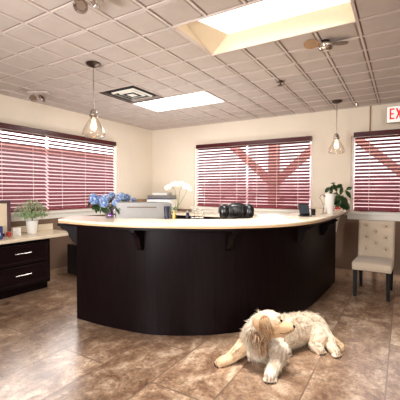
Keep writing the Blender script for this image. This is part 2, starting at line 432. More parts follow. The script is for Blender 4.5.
# ---------------------------------------------------------------- reception counter
outer = smooth_curve([(-3.05, 2.21), (-2.75, 2.19), (-2.44, 2.205), (-2.03, 2.30), (-1.53, 2.525), (-1.23, 2.74), (-.97, 3.05), (-.81, 3.45), (-.745, 3.95), (-.73, 4.6), (-.735, 5.3), (-.74, 5.995)], 6)
base = smooth_curve([(-3.03, 2.42), (-2.69, 2.42), (-2.22, 2.475), (-1.96, 2.56), (-1.65, 2.745), (-1.36, 3.02), (-1.16, 3.34), (-1.0, 3.8), (-.925, 4.3), (-.89, 4.9), (-.88, 5.52)], 6)
def offset(pts, d):
    out = []
    for i, p in enumerate(pts):
        t = (pts[min(i + 1, len(pts) - 1)] - pts[max(i - 1, 0)]).normalized()
        out.append(p + Vector((-t.y, t.x)) * d)
    return out
def strip(bm, a, b, z0, z1, mi=0, mtop=None):
    A0 = [bm.verts.new((p.x, p.y, z0)) for p in a]; A1 = [bm.verts.new((p.x, p.y, z1)) for p in a]
    B0 = [bm.verts.new((p.x, p.y, z0)) for p in b]; B1 = [bm.verts.new((p.x, p.y, z1)) for p in b]
    for i in range(len(a) - 1):
        bm.faces.new([A0[i], A0[i + 1], A1[i + 1], A1[i]]).material_index = mi
        bm.faces.new([B1[i], B1[i + 1], B0[i + 1], B0[i]]).material_index = mi
        bm.faces.new([A1[i], A1[i + 1], B1[i + 1], B1[i]]).material_index = mi if mtop is None else mtop
        bm.faces.new([B0[i], B0[i + 1], A0[i + 1], A0[i]]).material_index = mi
    bm.faces.new([A0[0], A1[0], B1[0], B0[0]]).material_index = mi; bm.faces.new([B0[-1], B1[-1], A1[-1], A0[-1]]).material_index = mi
rc = thing('reception_counter', 'curved espresso wood reception counter with a cream top in the middle of the room', 'reception counter', (-2, 2.8, 0))
O = Vector((2, -2.8))
sh = lambda pts: [Vector((p[0], p[1])) + O for p in pts]
bm = NB(); inn = offset(outer, .56)
inn = [Vector(p) for p in inn]
inn[0] = Vector((-3.32, 2.62)); 
for k in range(1, 6): inn[k] = inn[0].lerp(inn[6], k / 6)
inn[-1].y = 5.995
strip(bm, sh(outer), sh(inn), 1.0765, 1.10); obj('countertop', bm, m_cream_top, rc, bevel=.006)
bm = NB(); strip(bm, sh(outer), sh(inn), 1.062, 1.076); obj('edge_band', bm, m_tan, rc)
bm = NB(); strip(bm, sh(offset(outer, .03)[1:]), sh(offset(outer, .12)[1:]), 1.035, 1.061); obj('top_moulding', bm, m_esp, rc)
bm = NB(); strip(bm, sh(base), sh(offset(base, .06)), 0, 1.061)
strip(bm, sh([(-3.03, 2.481), (-3.03, 2.9)]), sh([(-2.99, 2.481), (-2.99, 2.9)]), 0, 1.061)
obj('front_panel', bm, m_esp, rc)
bm = NB()
ib = offset(base, .061); ic = offset(base, .72)
strip(bm, sh(ib[6:-4]), sh(ic[6:-4]), .72, .755); obj('inner_desktop', bm, m_cream_top, rc)
# corbels
def corbel(p, d, mtl, hgt=.2, dep=.19, wd=.05, label=None):
    """p: 2D point on the panel, d: outward 2D direction"""
    d = Vector(d).normalized(); prof = [(0, 0), (dep, 0), (dep, -.025), (dep * .86, -.032), (dep * .8, -.055), (dep * .58, -.07), (dep * .46, -.10), (dep * .42, -.14), (dep * .30, -.17), (dep * .26, -.195), (dep * .10, -.215), (0, -hgt - .02)]
    X = Vector((d.x, d.y, 0)); Y = Vector((0, 0, 1)); Z = X.cross(Y)
    M = Matrix((X, Y, Z)).transposed().to_4x4(); M.translation = Vector((p[0] + O.x, p[1] + O.y, 1.036)) - Z * wd / 2
    bm = NB(); prism(bm, prof, M, wd); return obj('corbel', bm, mtl, rc, bevel=.003)
def near_base(px):
    best = min(range(len(base) - 1), key=lambda i: abs((lambda q: (200 + FPX * q.dot(CR) / q.dot(CF)))(Vector((base[i].x, base[i].y, -.4))) - px))
    t = (base[best + 1] - base[best]).normalized(); return base[best], Vector((t.y, -t.x))
corbel((-3.03, 2.44), (-.9, -.5), m_esp, .21, .22, .05)
for px in (141, 226, 298, 322):
    p, d = near_base(px); corbel(p, d, m_esp)
# pale scroll bracket where the top meets the far wall
prof = [(5.53, 1.034), (5.53, .76), (5.60, .85), (5.72, .93), (5.86, .975), (5.985, .99), (5.985, 1.034)]
M = Matrix(((0, 0, 1, 0), (1, 0, 0, 0), (0, 1, 0, 0), (0, 0, 0, 1))); M.translation = Vector((-.90 + O.x, O.y, 0))
bm = NB(); prism(bm, prof, M, .03); o = obj('wall_bracket', bm, m_wall, rc); o['label'] = 'cream curved bracket under the counter end at the wall'

# back counter along far wall
bc = thing('back_counter', 'low cream-topped back counter under the far wall window behind the reception counter', 'counter', (-3.1, 5.67, 0))
bm = NB(); box(bm, -1.78, 1.5, -.31, .29, .915, .95); obj('worktop', bm, m_cream_top, bc, bevel=.005)
bm = NB(); box(bm, -1.76, 1.46, -.27, .29, 0, .914); obj('body', bm, m_esp, bc)
for k in range(4):
    bm = NB(); box(bm, -1.74 + k * .8, -.98 + k * .8, -.291, -.271, .1, .88); d = obj('door', bm, m_esp, bc, bevel=.004)
    bm = NB(); box(bm, -1.03 + k * .8, -1.02 + k * .8, -.315, -.292, .6, .75); obj('handle', bm, m_steel, d, bevel=.002)

# ---------------------------------------------------------------- left desk
dk = thing('drawer_cabinet', 'espresso wood cabinet with two wide drawers under the left desk worktop', 'cabinet', (-4.6, 2.5, 0))
bm = NB(); box(bm, -.27, .27, -1.35, .5, .09, .716); box(bm, -.27, .235, -1.35, .48, 0, .089); obj('body', bm, m_esp, dk, bevel=.003)
for z0, z1 in ((.41, .67), (.12, .385)):
    bm = NB(); y0, y1 = -.62, .455
    box(bm, .271, .291, y0, y1, z0, z1)
    box(bm, .292, .300, y0 + .0, y1, z0, z0 + .035); box(bm, .292, .300, y0, y1, z1 - .035, z1)
    box(bm, .292, .300, y0, y0 + .035, z0 + .035, z1 - .035); box(bm, .292, .300, y1 - .035, y1, z0 + .035, z1 - .035)
    d = obj('drawer', bm, m_esp_h, dk, bevel=.003)
    bm = NB(); yc = .07; zc = (z0 + z1) / 2 + .02
    tube(bm, [(.301, yc - .085, zc), (.325, yc - .085, zc)], .005); tube(bm, [(.301, yc + .085, zc), (.325, yc + .085, zc)], .005)
    tube(bm, [(.328, yc - .11, zc), (.328, yc + .11, zc)], .0065, 10); h = obj('handle', bm, m_chrome, d, smooth=True); h['label'] = 'chrome bar handle'
    bm = NB(); box(bm, .271, .291, -1.33, -.66, z0, z1); d = obj('drawer', bm, m_esp_h, dk, bevel=.003)
bm = NB(); poly = [(-4.874, 1.15), (-4.27, 1.15), (-4.27, 3.22), (-4.29, 3.32), (-4.35, 3.39), (-4.45, 3.42), (-4.874, 3.42)]
prism(bm, poly, Matrix.Translation((0, 0, .718)), .042)
tag(obj('desk_worktop', bm, m_cream_top, bevel=.006), 'cream worktop with a rounded end on the drawer cabinet at left', 'worktop')
bm = NB(); box(bm, -4.874, -4.85, 1.15, 3.42, .762, .86)
tag(obj('desk_backsplash', bm, m_cream_top, bevel=.004), 'low cream upstand along the wall at the back of the left desk', 'backsplash')
ct = thing('computer_tower', 'black computer tower on the floor between left desk and reception counter', 'computer', (-4.55, 3.72, 0))
bm = NB(); box(bm, -.22, .22, -.1, .1, .01, .5); obj('case', bm, m_black, ct, bevel=.008)
bm = NB(); box(bm, .221, .226, -.07, .07, .38, .42); obj('drive_slot', bm, m_silver, ct)
for a in (-.18, .18):
    for b in (-.07, .07): bm = NB(); lathe(bm, [(0, 0), (.015, 0), (.015, .0095), (0, .0095)], (a, b, 0), 10); obj('foot', bm, m_black, ct)

# items on the desk
def leaf(bm, p, d, L, W, up=Vector((0, 0, 1)), droop=.3, mi=0, n=5):
    """a slightly folded, curved, thick leaf blade"""
    d = d.normalized(); s = d.cross(up)
    if s.length < .1: s = d.cross(Vector((1, 0, 0)))
    s.normalize(); nrm = s.cross(d); rows = []
    for k in range(n + 1):
        t = k / n; w = W * math.sin(PI * min(.97, t * .93 + .05)) ** .8 * (1 if k < n else .15)
        c = p + d * (L * t) - Vector((0, 0, 1)) * (droop * L * t * t)
        rows.append([bm.verts.new(c - s * w * .5 + nrm * w * .12), bm.verts.new(c), bm.verts.new(c + s * w * .5 + nrm * w * .12)])
    for a, b in zip(rows, rows[1:]):
        bm.faces.new([a[0], a[1], b[1], b[0]]).material_index = mi; bm.faces.new([a[1], a[2], b[2], b[1]]).material_index = mi
def rv(): return Vector((random.uniform(-1, 1), random.uniform(-1, 1), random.uniform(-1, 1))).normalized()

random.seed(11)
pb = at_z(35.5, 233, .76)
pb = at_z(35.5, 234, .76); pb.x = -4.64
t = thing('potted_plant', 'bushy pale green plant in a white pot on the left desk', 'potted plant', (pb.x, pb.y, .7605))
bm = NB(); lathe(bm, [(0, 0), (.058, 0), (.066, .01), (.085, .19), (.078, .195), (.072, .17), (0, .17)], seg=28); obj('pot', bm, m_ceramic, t, smooth=True)
bm = NB(); tube(bm, [(0, 0, .171), (.008, .004, .25), (-.004, 0, .34)], [.014, .011, .009])
for k in range(9):
    d = rv(); d.z = abs(d.z) * .6 + .1; tube(bm, [(-.002, 0, .29), d * .08 + Vector((0, 0, .35)), d * .15 + Vector((0, 0, .37))], [.006, .004, .002], 6)
obj('stem', bm, m_stem, t, smooth=True)
bm = NB()
for k in range(640):
    d = rv(); r = random.uniform(.4, 1)
    p = Vector((d.x * .15, d.y * .25, .385 + d.z * .10 - .06 * (d.x ** 2 + d.y ** 2) * r)) * 1
    p.x *= r; p.y *= r
    dd = Vector((d.x, d.y, -.15 + .5 * d.z)) + rv() * .5
    leaf(bm, p, dd, random.uniform(.04, .07), .014, droop=.5, n=3)
obj('foliage', bm, m_leaf2, t)

pf = at_z(-2, 235, .76); pf = Vector((-4.62, 2.34, .7605))
t = thing('picture_frame', 'dark wood picture frame leaning at the left edge of the desk', 'picture frame', (-4.68, 2.47, .7605), math.radians(63))
def tilt(bm, a): bmesh.ops.rotate(bm, verts=bm.verts, cent=(0, 0, 0), matrix=Matrix.Rotation(a, 3, 'X'))
bm = NB(); w, h2, b = .15, .5, .045
box(bm, -w, w, 0, .02, 0, b); box(bm, -w, w, 0, .02, h2 - b, h2); box(bm, -w, -w + b, 0, .02, b, h2 - b); box(bm, w - b, w, 0, .02, b, h2 - b); tilt(bm, -.10); obj('frame', bm, m_valance, t, bevel=.003)
bm = NB(); box(bm, -w + b, w - b, .008, .012, b, h2 - b); tilt(bm, -.10); obj('picture', bm, m_shaft, t)
t = thing('blue_box', 'small blue box at the left edge of the desk before the picture frame', 'box', (-4.47, 2.36, .7605), .3)
bm = NB(); box(bm, -.05, .05, -.02, .02, 0, .17); obj('carton', bm, m_navy, t, bevel=.003)
bm = NB(); box(bm, -.05, .05, -.021, -.0201, .05, .09); obj('carton_label', bm, m_paper, t)
t = thing('glass_dish', 'clear glass dish holding red sweets on the left desk', 'dish', (-4.52, 2.52, .7605))
bm = NB(); lathe(bm, [(0, 0), (.04, 0), (.055, .05), (.06, .09), (.056, .09), (.05, .05), (.035, .006), (0, .006)], seg=24); obj('bowl', bm, m_clear, t, smooth=True)
bm = NB()
for k in range(16):
    a = random.uniform(0, 2 * PI); r = random.uniform(0, .028); ball(bm, (r * math.cos(a), r * math.sin(a), .022 + random.uniform(0, .045)), .013, 1)
o = obj('sweets', bm, m_red, t, smooth=True); o['kind'] = 'stuff'
t = thing('card_holder', 'white card standing between the glass dish and plant on the desk', 'card', (-4.60, 2.68, .7605), 1.0)
bm = NB(); box(bm, -.05, .05, 0, .004, 0, .11); tilt(bm, -.15); obj('card', bm, m_paper, t)
bm = NB(); box(bm, -.045, .045, -.012, .03, 0, .006); obj('foot', bm, m_clear, t)

# ---------------------------------------------------------------- things on the counter
TZ = 1.1005
def blossom_ball(bm, c, r, n):
    for k in range(n):
        z = 1 - 2 * (k + .5) / n; a = k * 2.39996; s = math.sqrt(1 - z * z)
        d = Vector((s * math.cos(a), s * math.sin(a), z)); p = c + d * r * random.uniform(.86, 1.02)
        u = d.cross(Vector((.3, .1, 1))).normalized(); v = d.cross(u); ph = random.uniform(0, PI)
        for q in range(4):
            e = u * math.cos(ph + q * PI / 2) + v * math.sin(ph + q * PI / 2)
            f = u * math.cos(ph + q * PI / 2 + .6) + v * math.sin(ph + q * PI / 2 + .6); g = u * math.cos(ph + q * PI / 2 - .6) + v * math.sin(ph + q * PI / 2 - .6)
            w = r * .3
            bm.faces.new([bm.verts.new(p), bm.verts.new(p + f * w * .7 + d * w * .12), bm.verts.new(p + e * w + d * w * .05), bm.verts.new(p + g * w * .7 + d * w * .12)]).material_index = k % 3 == 0
    ball(bm, c, r * .8, 2, mi=2)
hp = at_z(110, 217.3, 1.1)
t = thing('hydrangea_vase', 'violet glass vase of blue hydrangeas on the left part of the counter', 'vase of flowers', (hp.x, hp.y, TZ))
bm = NB(); lathe(bm, [(0, 0), (.045, 0), (.05, .01), (.04, .05), (.05, .09), (.06, .10), (.056, .10), (.036, .05), (.042, .014), (0, .012)], seg=24); obj('vase', bm, m_violet, t, smooth=True)
fl = [(95, 200, 3.72, .062, 0), (93, 197, 3.9, .045, 1), (105, 199, 3.66, .055, 1), (116, 203, 3.6, .045, 0), (104, 203.5, 3.6, .05, 0), (121, 197, 3.85, .055, 1), (127, 198, 3.95, .05, 0), (112, 195.5, 3.9, .045, 1), (134, 200, 4.0, .03, 0)]
st = NB()
for px, py, D, r, c in fl:
    p = at(px, py, D) - Vector((hp.x, hp.y, TZ)); bm = NB(); blossom_ball(bm, p, r, 46)
    tube(st, [(0, 0, .04), (p.x * .3, p.y * .3, .10), (p.x, p.y, p.z - r * .5)], .003, 6)
    obj('bloom', bm, [m_blue, m_pale, m_core] if c == 0 else [m_pale, m_blue, m_core], t)
obj('stems', st, m_gstem, t, smooth=True)
bm = NB()
for px, py, D, r, c in fl:
    for k in range(7):
        p = at(px, py, D) - Vector((hp.x, hp.y, TZ)) - Vector((0, 0, r * .7)) + rv() * .03
        d = rv(); d.z = -abs(d.z) * .7 - .15; leaf(bm, p, d, random.uniform(.05, .085), .04, droop=.3)
for k in range(30):
    p = at(random.uniform(94, 114), random.uniform(204, 210), 3.7) - Vector((hp.x, hp.y, TZ)); d = rv(); d.z -= .4; leaf(bm, p, d, random.uniform(.04, .075), .035, droop=.3)
obj('leaves', bm, m_leaf, t)

# monitor on the inner desk, seen from behind
mp_ = at(144, 210, 3.62); 
t = thing('computer_monitor', 'silver back of a wide computer monitor on the inner desk behind the counter', 'computer monitor', (mp_.x, mp_.y, .756), math.radians(31.5))
bm = NB(); w = .298
prism(bm, [(-w, .13), (w, .13), (w + .002, .50), (w - .025, .525), (-w + .025, .525), (-w - .002, .50)], Matrix.Rotation(PI / 2, 4, 'X'), .028); bmesh.ops.rotate(bm, verts=bm.verts, cent=(0, 0, .3), matrix=Matrix.Rotation(.12, 3, 'X'))
obj('shell', bm, m_silver, t, bevel=.01)
bm = NB(); box(bm, -.17, .14, -.031, -.0285, .462, .474); bmesh.ops.rotate(bm, verts=bm.verts, cent=(0, 0, .3), matrix=Matrix.Rotation(.12, 3, 'X')); obj('vent_slot', bm, m_bronze, t)
bm = NB(); box(bm, -w + .015, w - .015, .001, .004, .16, .50); bmesh.ops.rotate(bm, verts=bm.verts, cent=(0, 0, .3), matrix=Matrix.Rotation(.12, 3, 'X')); obj('screen', bm, m_black, t)
bm = NB(); box(bm, -.04, .04, -.05, -.028, .01, .3); box(bm, -.1, .1, -.09, .09, 0, .01); obj('stand', bm, m_silver, t, bevel=.003)

# printer on the back counter
pp = Vector((-4.34, 5.64, .9505))
t = thing('printer', 'white and grey office printer on the back counter, behind the monitor', 'printer', pp, math.radians(12))
bm = NB(); box(bm, -.26, .26, -.2, .2, 0, .26); obj('body', bm, m_paper, t, bevel=.012)
bm = NB(); box(bm, -.2, .2, -.23, -.201, .06, .1); obj('paper_tray', bm, m_black, t, bevel=.004)
bm = NB(); box(bm, -.19, .19, -.203, -.2005, .17, .215); obj('output_slot', bm, m_black, t)
bm = NB(); box(bm, -.25, .25, -.19, .19, .275, .345); obj('scanner_lid', bm, m_silver, t, bevel=.012)
bm = NB(); box(bm, -.25, .25, -.19, .19, .261, .274); obj('lid_gap', bm, m_navy, t)
bm = NB()
for k in range(8): box(bm, -.16 + random.uniform(-.02, .02), .16 + random.uniform(-.02, .02), -.13, .13, .348 + k * .006, .353 + k * .006)
o = obj('paper_stack', bm, m_paper, None, bevel=.001); o.location = pp; o.rotation_euler.z = .3; tag(o, 'loose pile of white papers on top of the printer', 'papers')
bm = NB(); box(bm, -.1, .1, -.09, .09, 0, .26); o = obj('cardboard_box', bm, m_kraft, None, bevel=.004); o.location = (-4.76, 5.46, .9505); tag(o, 'small brown cardboard box on the back counter left of the printer', 'box')

# white flowers
op = at_z(174, 218.6, 1.1)
t = thing('orchid_vase', 'arching white orchid in a slim gold vase on the counter beside the monitor', 'vase of flowers', (op.x, op.y, TZ))
bm = NB(); lathe(bm, [(0, 0), (.018, 0), (.022, .02), (.015, .05), (.02, .075), (.017, .075), (.012, .05), (.018, .02), (0, .01)], seg=20); obj('vase', bm, m_gold, t, smooth=True)
lp = lambda px, py, D: at(px, py, D) - Vector((op.x, op.y, TZ))
D0 = (Vector((op.x, op.y, 1.1)) - EYE).dot(CF)
bm = NB()
for a in ([(175, 212), (176, 200), (175, 190), (171, 186), (166, 187)], [(176, 212), (179, 200), (180, 190), (184, 186), (190, 188)], [(174, 212), (182, 200), (186, 192), (186, 186), (180, 184)]):
    tube(bm, smooth_curve([lp(x, y, D0) for x, y in a], 5), .0022, 6)
obj('stem', bm, m_gstem, t, smooth=True)
def flower5(bm, c, r, d):
    d = d.normalized(); u = d.cross(Vector((0, .2, 1))).normalized(); v = d.cross(u)
    for q in range(5):
        e = u * math.cos(q * 1.2566 + .3) + v * math.sin(q * 1.2566 + .3); s = d.cross(e)
        bm.faces.new([bm.verts.new(c), bm.verts.new(c + e * r * .6 + s * r * .42 + d * r * .2), bm.verts.new(c + e * r + d * r * .05), bm.verts.new(c + e * r * .6 - s * r * .42 + d * r * .2)])
    ball(bm, c + d * r * .15, r * .22, 1)
for k in range(12):
    s = k / 11; x = 167 + 23 * s; y = 187 - 3.4 * math.sin(PI * s) + random.uniform(-.8, .8)
    bm = NB(); c = lp(x, y, D0 + random.uniform(-.05, .05)); flower5(bm, c, .026, -CF + rv() * .6); flower5(bm, c + Vector((0, 0, -.014)) + rv() * .012, .022, -CF + rv()); obj('blossom', bm, m_petal, t)
bm = NB()
for k in range(10):
    d = rv(); d.z = abs(d.z) * .6 + .2; leaf(bm, Vector((0, 0, .09)), d, random.uniform(.06, .11), .025, droop=.5)
obj('leaves', bm, m_gstem, t)

q = at_z(187.5, 218.4, 1.1)
t = thing('ink_bottle', 'small dark blue glass bottle on the counter right of the orchid', 'bottle', (q.x, q.y, TZ))
bm = NB(); lathe(bm, [(0, 0), (.017, 0), (.018, .004), (.018, .05), (.008, .06), (.008, .068), (0, .068)], seg=20); obj('bottle_body', bm, m_ink, t, smooth=True)
bm = NB(); lathe(bm, [(0, .069), (.01, .069), (.01, .08), (0, .08)], seg=16); obj('cap', bm, m_silver, t, smooth=True)
q = at_z(197, 218.2, 1.1)
t = thing('wire_card_stand', 'fine looped wire card stand on the counter right of the bottle', 'card stand', (q.x, q.y, TZ), math.radians(31))
for k, (ox, r) in enumerate(((-.035, .045), (.02, .05), (.05, .03))):
    bm = NB(); tube(bm, [Vector((ox + r * math.cos(a * PI / 10), .01 * k, r * 1.0 + r * 1.0 * math.sin(a * PI / 10) + .004)) for a in range(-10, 11)], .0022, 6); obj('wire_loop', bm, m_steel, t, smooth=True)
bm = NB(); box(bm, -.07, .07, -.015, .035, 0, .004); obj('foot', bm, m_steel, t)
q = at_z(166.5, 218.6, 1.1)
t = thing('glass_tumbler', 'dark blue glass tumbler standing close to the monitor', 'tumbler', (at_z(170, 219, 1.1).x - .045, at_z(170, 219, 1.1).y, TZ))
bm = NB(); lathe(bm, [(0, 0), (.022, 0), (.03, .13), (.027, .13), (.02, .006), (0, .006)], seg=24); obj('cup', bm, m_ink, t, smooth=True)

# leather office chair behind the counter
cp = at(236, 212, 3.95)
t = thing('office_chair', 'black leather high-back office chair, its top showing above the counter', 'office chair', (cp.x, cp.y, 0), math.radians(31 + 6))
bm = NB()
def pillow(bm, cx, cy, cz, sx, sy, sz, e=3.2, seg=24):
    rows = []
    for i in range(seg // 2 + 1):
        ph = -PI / 2 + PI * i / (seg // 2); row = []
        for j in range(seg):
            th = 2 * PI * j / seg
            f = lambda v, p: math.copysign(abs(v) ** p, v)
            row.append(bm.verts.new((cx + sx * f(math.cos(ph), 2 / e) * f(math.cos(th), 2 / e), cy + sy * f(math.cos(ph), 2 / e) * f(math.sin(th), 2 / e), cz + sz * f(math.sin(ph), 2 / e))))
        rows.append(row)
    for a, b in zip(rows, rows[1:]):
        for j in range(seg): bm.faces.new([a[j], a[(j + 1) % seg], b[(j + 1) % seg], b[j]])
pillow(bm, 0, -.005, 1.165, .135, .062, .092, 2.6); pillow(bm, -.15, -.012, 1.157, .062, .078, .088, 2.4); pillow(bm, .15, -.012, 1.157, .062, .078, .088, 2.4)
for s_ in (-.05, .02, .07): pillow(bm, s_, -.035, 1.16, .016, .04, .075, 2)
pillow(bm, 0, .01, 1.06, .19, .05, .12)
bmesh.ops.remove_doubles(bm, verts=bm.verts, dist=1e-5); obj('headrest', bm, m_leather, t, smooth=True)
bm = NB(); pillow(bm, 0, .015, .80, .23, .055, .26); bmesh.ops.remove_doubles(bm, verts=bm.verts, dist=1e-5); obj('backrest', bm, m_leather, t, smooth=True)
bm = NB(); pillow(bm, 0, .27, .48, .25, .25, .06); bmesh.ops.remove_doubles(bm, verts=bm.verts, dist=1e-5); obj('seat', bm, m_leather, t, smooth=True)
bm = NB(); tube(bm, [(0, .25, .08), (0, .25, .43)], .028, 14); obj('gas_lift', bm, m_chrome, t, smooth=True)
for k in range(5):
    a = k * 2 * PI / 5; e = Vector((math.cos(a), math.sin(a), 0)); bm = NB()
    tube(bm, [Vector((0, .25, .09)) + e * .02, Vector((0, .25, .075)) + e * .28], [.02, .014], 8); l_ = obj('base_leg', bm, m_black, t)
    bm = NB(); ball(bm, Vector((0, .25, .028)) + e * .28, .028, 2); obj('caster', bm, m_black, l_, smooth=True)

# papers and small items right of chair
q = at_z(272, 219.3, 1.1); q = at_z(270, 217.6, 1.1)
t = thing('paper_tray', 'low white paper tray on the counter between office chair and black terminal', 'paper tray', (q.x, q.y + .02, TZ), math.radians(38))
bm = NB(); box(bm, -.13, .13, -.09, .09, 0, .006); box(bm, -.13, .13, -.09, -.086, .006, .03); box(bm, -.13, .13, .086, .09, .006, .03); box(bm, -.13, -.126, -.086, .086, .006, .03); obj('tray', bm, m_paper, t)
bm = NB()
for k in range(5): box(bm, -.11, .115, -.08, .08, .0065 + k * .003, .009 + k * .003)
obj('sheets', bm, m_paper, t)

q = at_z(305, 216.3, 1.1)
t = thing('payment_terminal', 'black tilted payment screen on the counter near its right bend', 'payment terminal', (q.x, q.y, TZ), math.radians(48))
bm = NB(); box(bm, -.06, .06, -.05, .05, 0, .012); obj('foot', bm, m_black, t, bevel=.004)
bm = NB(); box(bm, -.065, .065, -.012, .012, .012, .15); bmesh.ops.rotate(bm, verts=bm.verts, cent=(0, 0, .01), matrix=Matrix.Rotation(-.3, 3, 'X')); obj('screen', bm, m_black, t, bevel=.006)
bm = NB(); box(bm, -.055, .055, -.0145, -.0125, .03, .14); bmesh.ops.rotate(bm, verts=bm.verts, cent=(0, 0, .01), matrix=Matrix.Rotation(-.3, 3, 'X')); obj('display', bm, mat('display_glass', (60, 66, 72), .1), t)
q = at_z(311, 215.2, 1.1)
t = thing('pen_cup', 'small black pen cup just right of the payment terminal', 'pen cup', (q.x + .02, q.y + .03, TZ))
bm = NB(); lathe(bm, [(0, 0), (.026, 0), (.028, .075), (.025, .075), (.023, .006), (0, .006)], seg=24); obj('cup', bm, m_black, t, smooth=True)

q = at_z(329.5, 213.8, 1.1)
t = thing('tall_white_vase', 'tall white tapered vase on the counter in front of the leafy plant', 'vase', (q.x, q.y, TZ))
bm = NB(); lathe(bm, [(0, 0), (.04, 0), (.045, .01), (.062, .262), (.055, .262), (.04, .02), (0, .015)], seg=32); obj('vase_body', bm, m_ceramic, t, smooth=True)
q = at_z(324, 213.8, 1.1)
t = thing('gooseneck_stand', 'chrome gooseneck stand curving beside the tall white vase', 'gooseneck stand', (q.x - .01, q.y, TZ))
bm = NB(); lathe(bm, [(0, 0), (.028, 0), (.03, .006), (.02, .014), (0, .014)], seg=24); obj('foot', bm, m_chrome, t, smooth=True)
bm = NB(); e = CR.copy(); e.z = 0
tube(bm, smooth_curve([Vector((0, 0, .0145)), Vector((0, 0, .1)), -e * .025 + Vector((0, 0, .17)), -e * .05 + Vector((0, 0, .215)), -e * .02 + Vector((0, 0, .245)), e * .01 + Vector((0, 0, .235))], 6), .007, 10); obj('gooseneck', bm, m_chrome, t, smooth=True)
bm = NB(); ball(bm, e * .02 + Vector((0, 0, .23)), .017, 2, sc=(1.2, 1, 1)); obj('head', bm, m_chrome, t, smooth=True)

q = Vector((-.93, 5.3, TZ))
t = thing('leafy_plant', 'dark leafy plant in a small pot at the far right end of the counter', 'potted plant', q)
bm = NB(); lathe(bm, [(0, 0), (.06, 0), (.066, .01), (.078, .09), (.072, .092), (.065, .07), (0, .07)], seg=28); obj('pot', bm, m_ceramic, t, smooth=True)
bm = NB(); lf = NB()
Dp = (q - EYE).dot(CF)
for k, (px, py, dx) in enumerate([(329, 187, -.6), (333, 184, -.2), (331, 191, -.6), (342, 186, .3), (346, 190, .5), (345, 197, .5), (338, 194, 0), (343, 201, .4), (334, 199, -.4), (340, 197, .2), (345, 203, .4), (338, 201, .1)]):
    p = at(px, py, Dp + random.uniform(-.12, .12)) - q
    tube(bm, smooth_curve([Vector((p.x * .1, p.y * .1, .071)), Vector((p.x * .5, p.y * .5, p.z * .75)), p], 4), [.004] * 8 + [.003], 6)
    for s in range(2 if k < 6 else 4):
        d = CR * dx * .5 + rv() * .6 + Vector((0, 0, -.75 if s == 0 else .6 * (1 - s))); leaf(lf, p + rv() * .015, d, random.uniform(.09, .125), .06, droop=.2, up=-CF)
for k in range(40):
    p = at(random.uniform(333, 345), random.uniform(197, 205), Dp + random.uniform(-.1, .1)) - q; leaf(lf, p, rv(), random.uniform(.05, .09), .04)
obj('stem', bm, m_gstem, t, smooth=True); obj('foliage', lf, m_leaf, t)
q = at_z(338, 212.0, 1.1)
t = thing('red_flower_pot', 'small bright red flowers in a low dish before the leafy plant', 'flowers', (q.x, q.y - .02, TZ))
bm = NB(); lathe(bm, [(0, 0), (.035, 0), (.05, .03), (.046, .03), (.03, .006), (0, .006)], seg=24); obj('dish', bm, m_clear, t, smooth=True)
for k in range(7):
    bm = NB(); a = k * .9; flower5(bm, Vector((.03 * math.cos(a) * (k > 0), .03 * math.sin(a) * (k > 0), .05 + .01 * (k == 0))), .028, Vector((math.cos(a) * .5, math.sin(a) * .5 - .4, 1))); obj('blossom', bm, m_red, t)

# ---------------------------------------------------------------- tufted chair
t = thing('tufted_chair', 'beige button-tufted side chair with dark legs by the right edge window', 'chair', (-.325, 5.095, 0), math.radians(-2))
W = .228
for sx in (-1, 1):
    for fy in (0, 1):
        bm = NB(); x = sx * (W - .035); y = -.24 if fy == 0 else .26; y2 = y if fy == 0 else .33
        r0, r1 = .026, .018
        vs = []
        for (yy, z, r) in ((y2, 0, r1), (y, .36, r0)):
            vs.append([bm.verts.new((x + a * r, yy + b * r, z)) for a, b in ((-1, -1), (1, -1), (1, 1), (-1, 1))])
        for k in range(4): bm.faces.new([vs[0][k], vs[0][(k + 1) % 4], vs[1][(k + 1) % 4], vs[1][k]])
        bm.faces.new(vs[0]); bm.faces.new(vs[1]); obj('leg', bm, m_leg, t, bevel=.003)
bm = NB(); box(bm, -W, W, -.28, .25, .361, .465)
bmesh.ops.subdivide_edges(bm, edges=bm.edges, cuts=9, use_grid_fill=True)
for v in bm.verts:
    u = (1 - (v.co.x / W) ** 2) * (1 - ((v.co.y + .015) / .265) ** 2)
    if v.co.z > .46: v.co.z += .03 * max(0, u) ** .5
    if v.co.y < -.275: v.co.y -= .012 * math.sin((v.co.z - .361) / .104 * PI)
obj('seat', bm, m_linen, t, smooth=True, bevel=.018, bseg=3)
bm = NB(); zb0, zb1 = .40, .975; nx, nz = 48, 60
btn = []
for r_, zz in enumerate((.90, .82, .74, .66, .58)):
    for xx in ((-.125, .125) if r_ % 2 == 0 else (0,)): btn.append((xx, zz))
def backy(z): return .20 + (z - .4) * .13
g0 = []
for iz in range(nz + 1):
    row = []
    for ix in range(nx + 1):
        x = -W + 2 * W * ix / nx; z = zb0 + (zb1 - zb0) * iz / nz
        ex = min(1, (W - abs(x)) / .03); ez = min(1, (zb1 - z) / .03); edge = math.sqrt(max(0, 1 - (1 - ex) ** 2)) * math.sqrt(max(0, 1 - (1 - ez) ** 2))
        d = -.028 * edge
        for bx_, bz_ in btn:
            rr = math.hypot(x - bx_, z - bz_); d += .024 * math.exp(-(rr / .02) ** 2) + .012 * math.exp(-(rr / .045) ** 2)
            # diamond folds
        u = (x / .125 + (z - .9) / .08) / 2; v_ = (x / .125 - (z - .9) / .08) / 2
        f = min(abs(u - round(u - .5) - .5), abs(v_ - round(v_ - .5) - .5))
        if .55 < z < .93: d += .0025 * math.exp(-(f / .06) ** 2) * edge
        row.append(bm.verts.new((x, backy(z) + d, z)))
    g0.append(row)
g1 = [[bm.verts.new((-W + 2 * W * ix / nx, backy(zb0 + (zb1 - zb0) * iz / nz) + .055, zb0 + (zb1 - zb0) * iz / nz)) for ix in (0, nx)] for iz in (0, nz)]
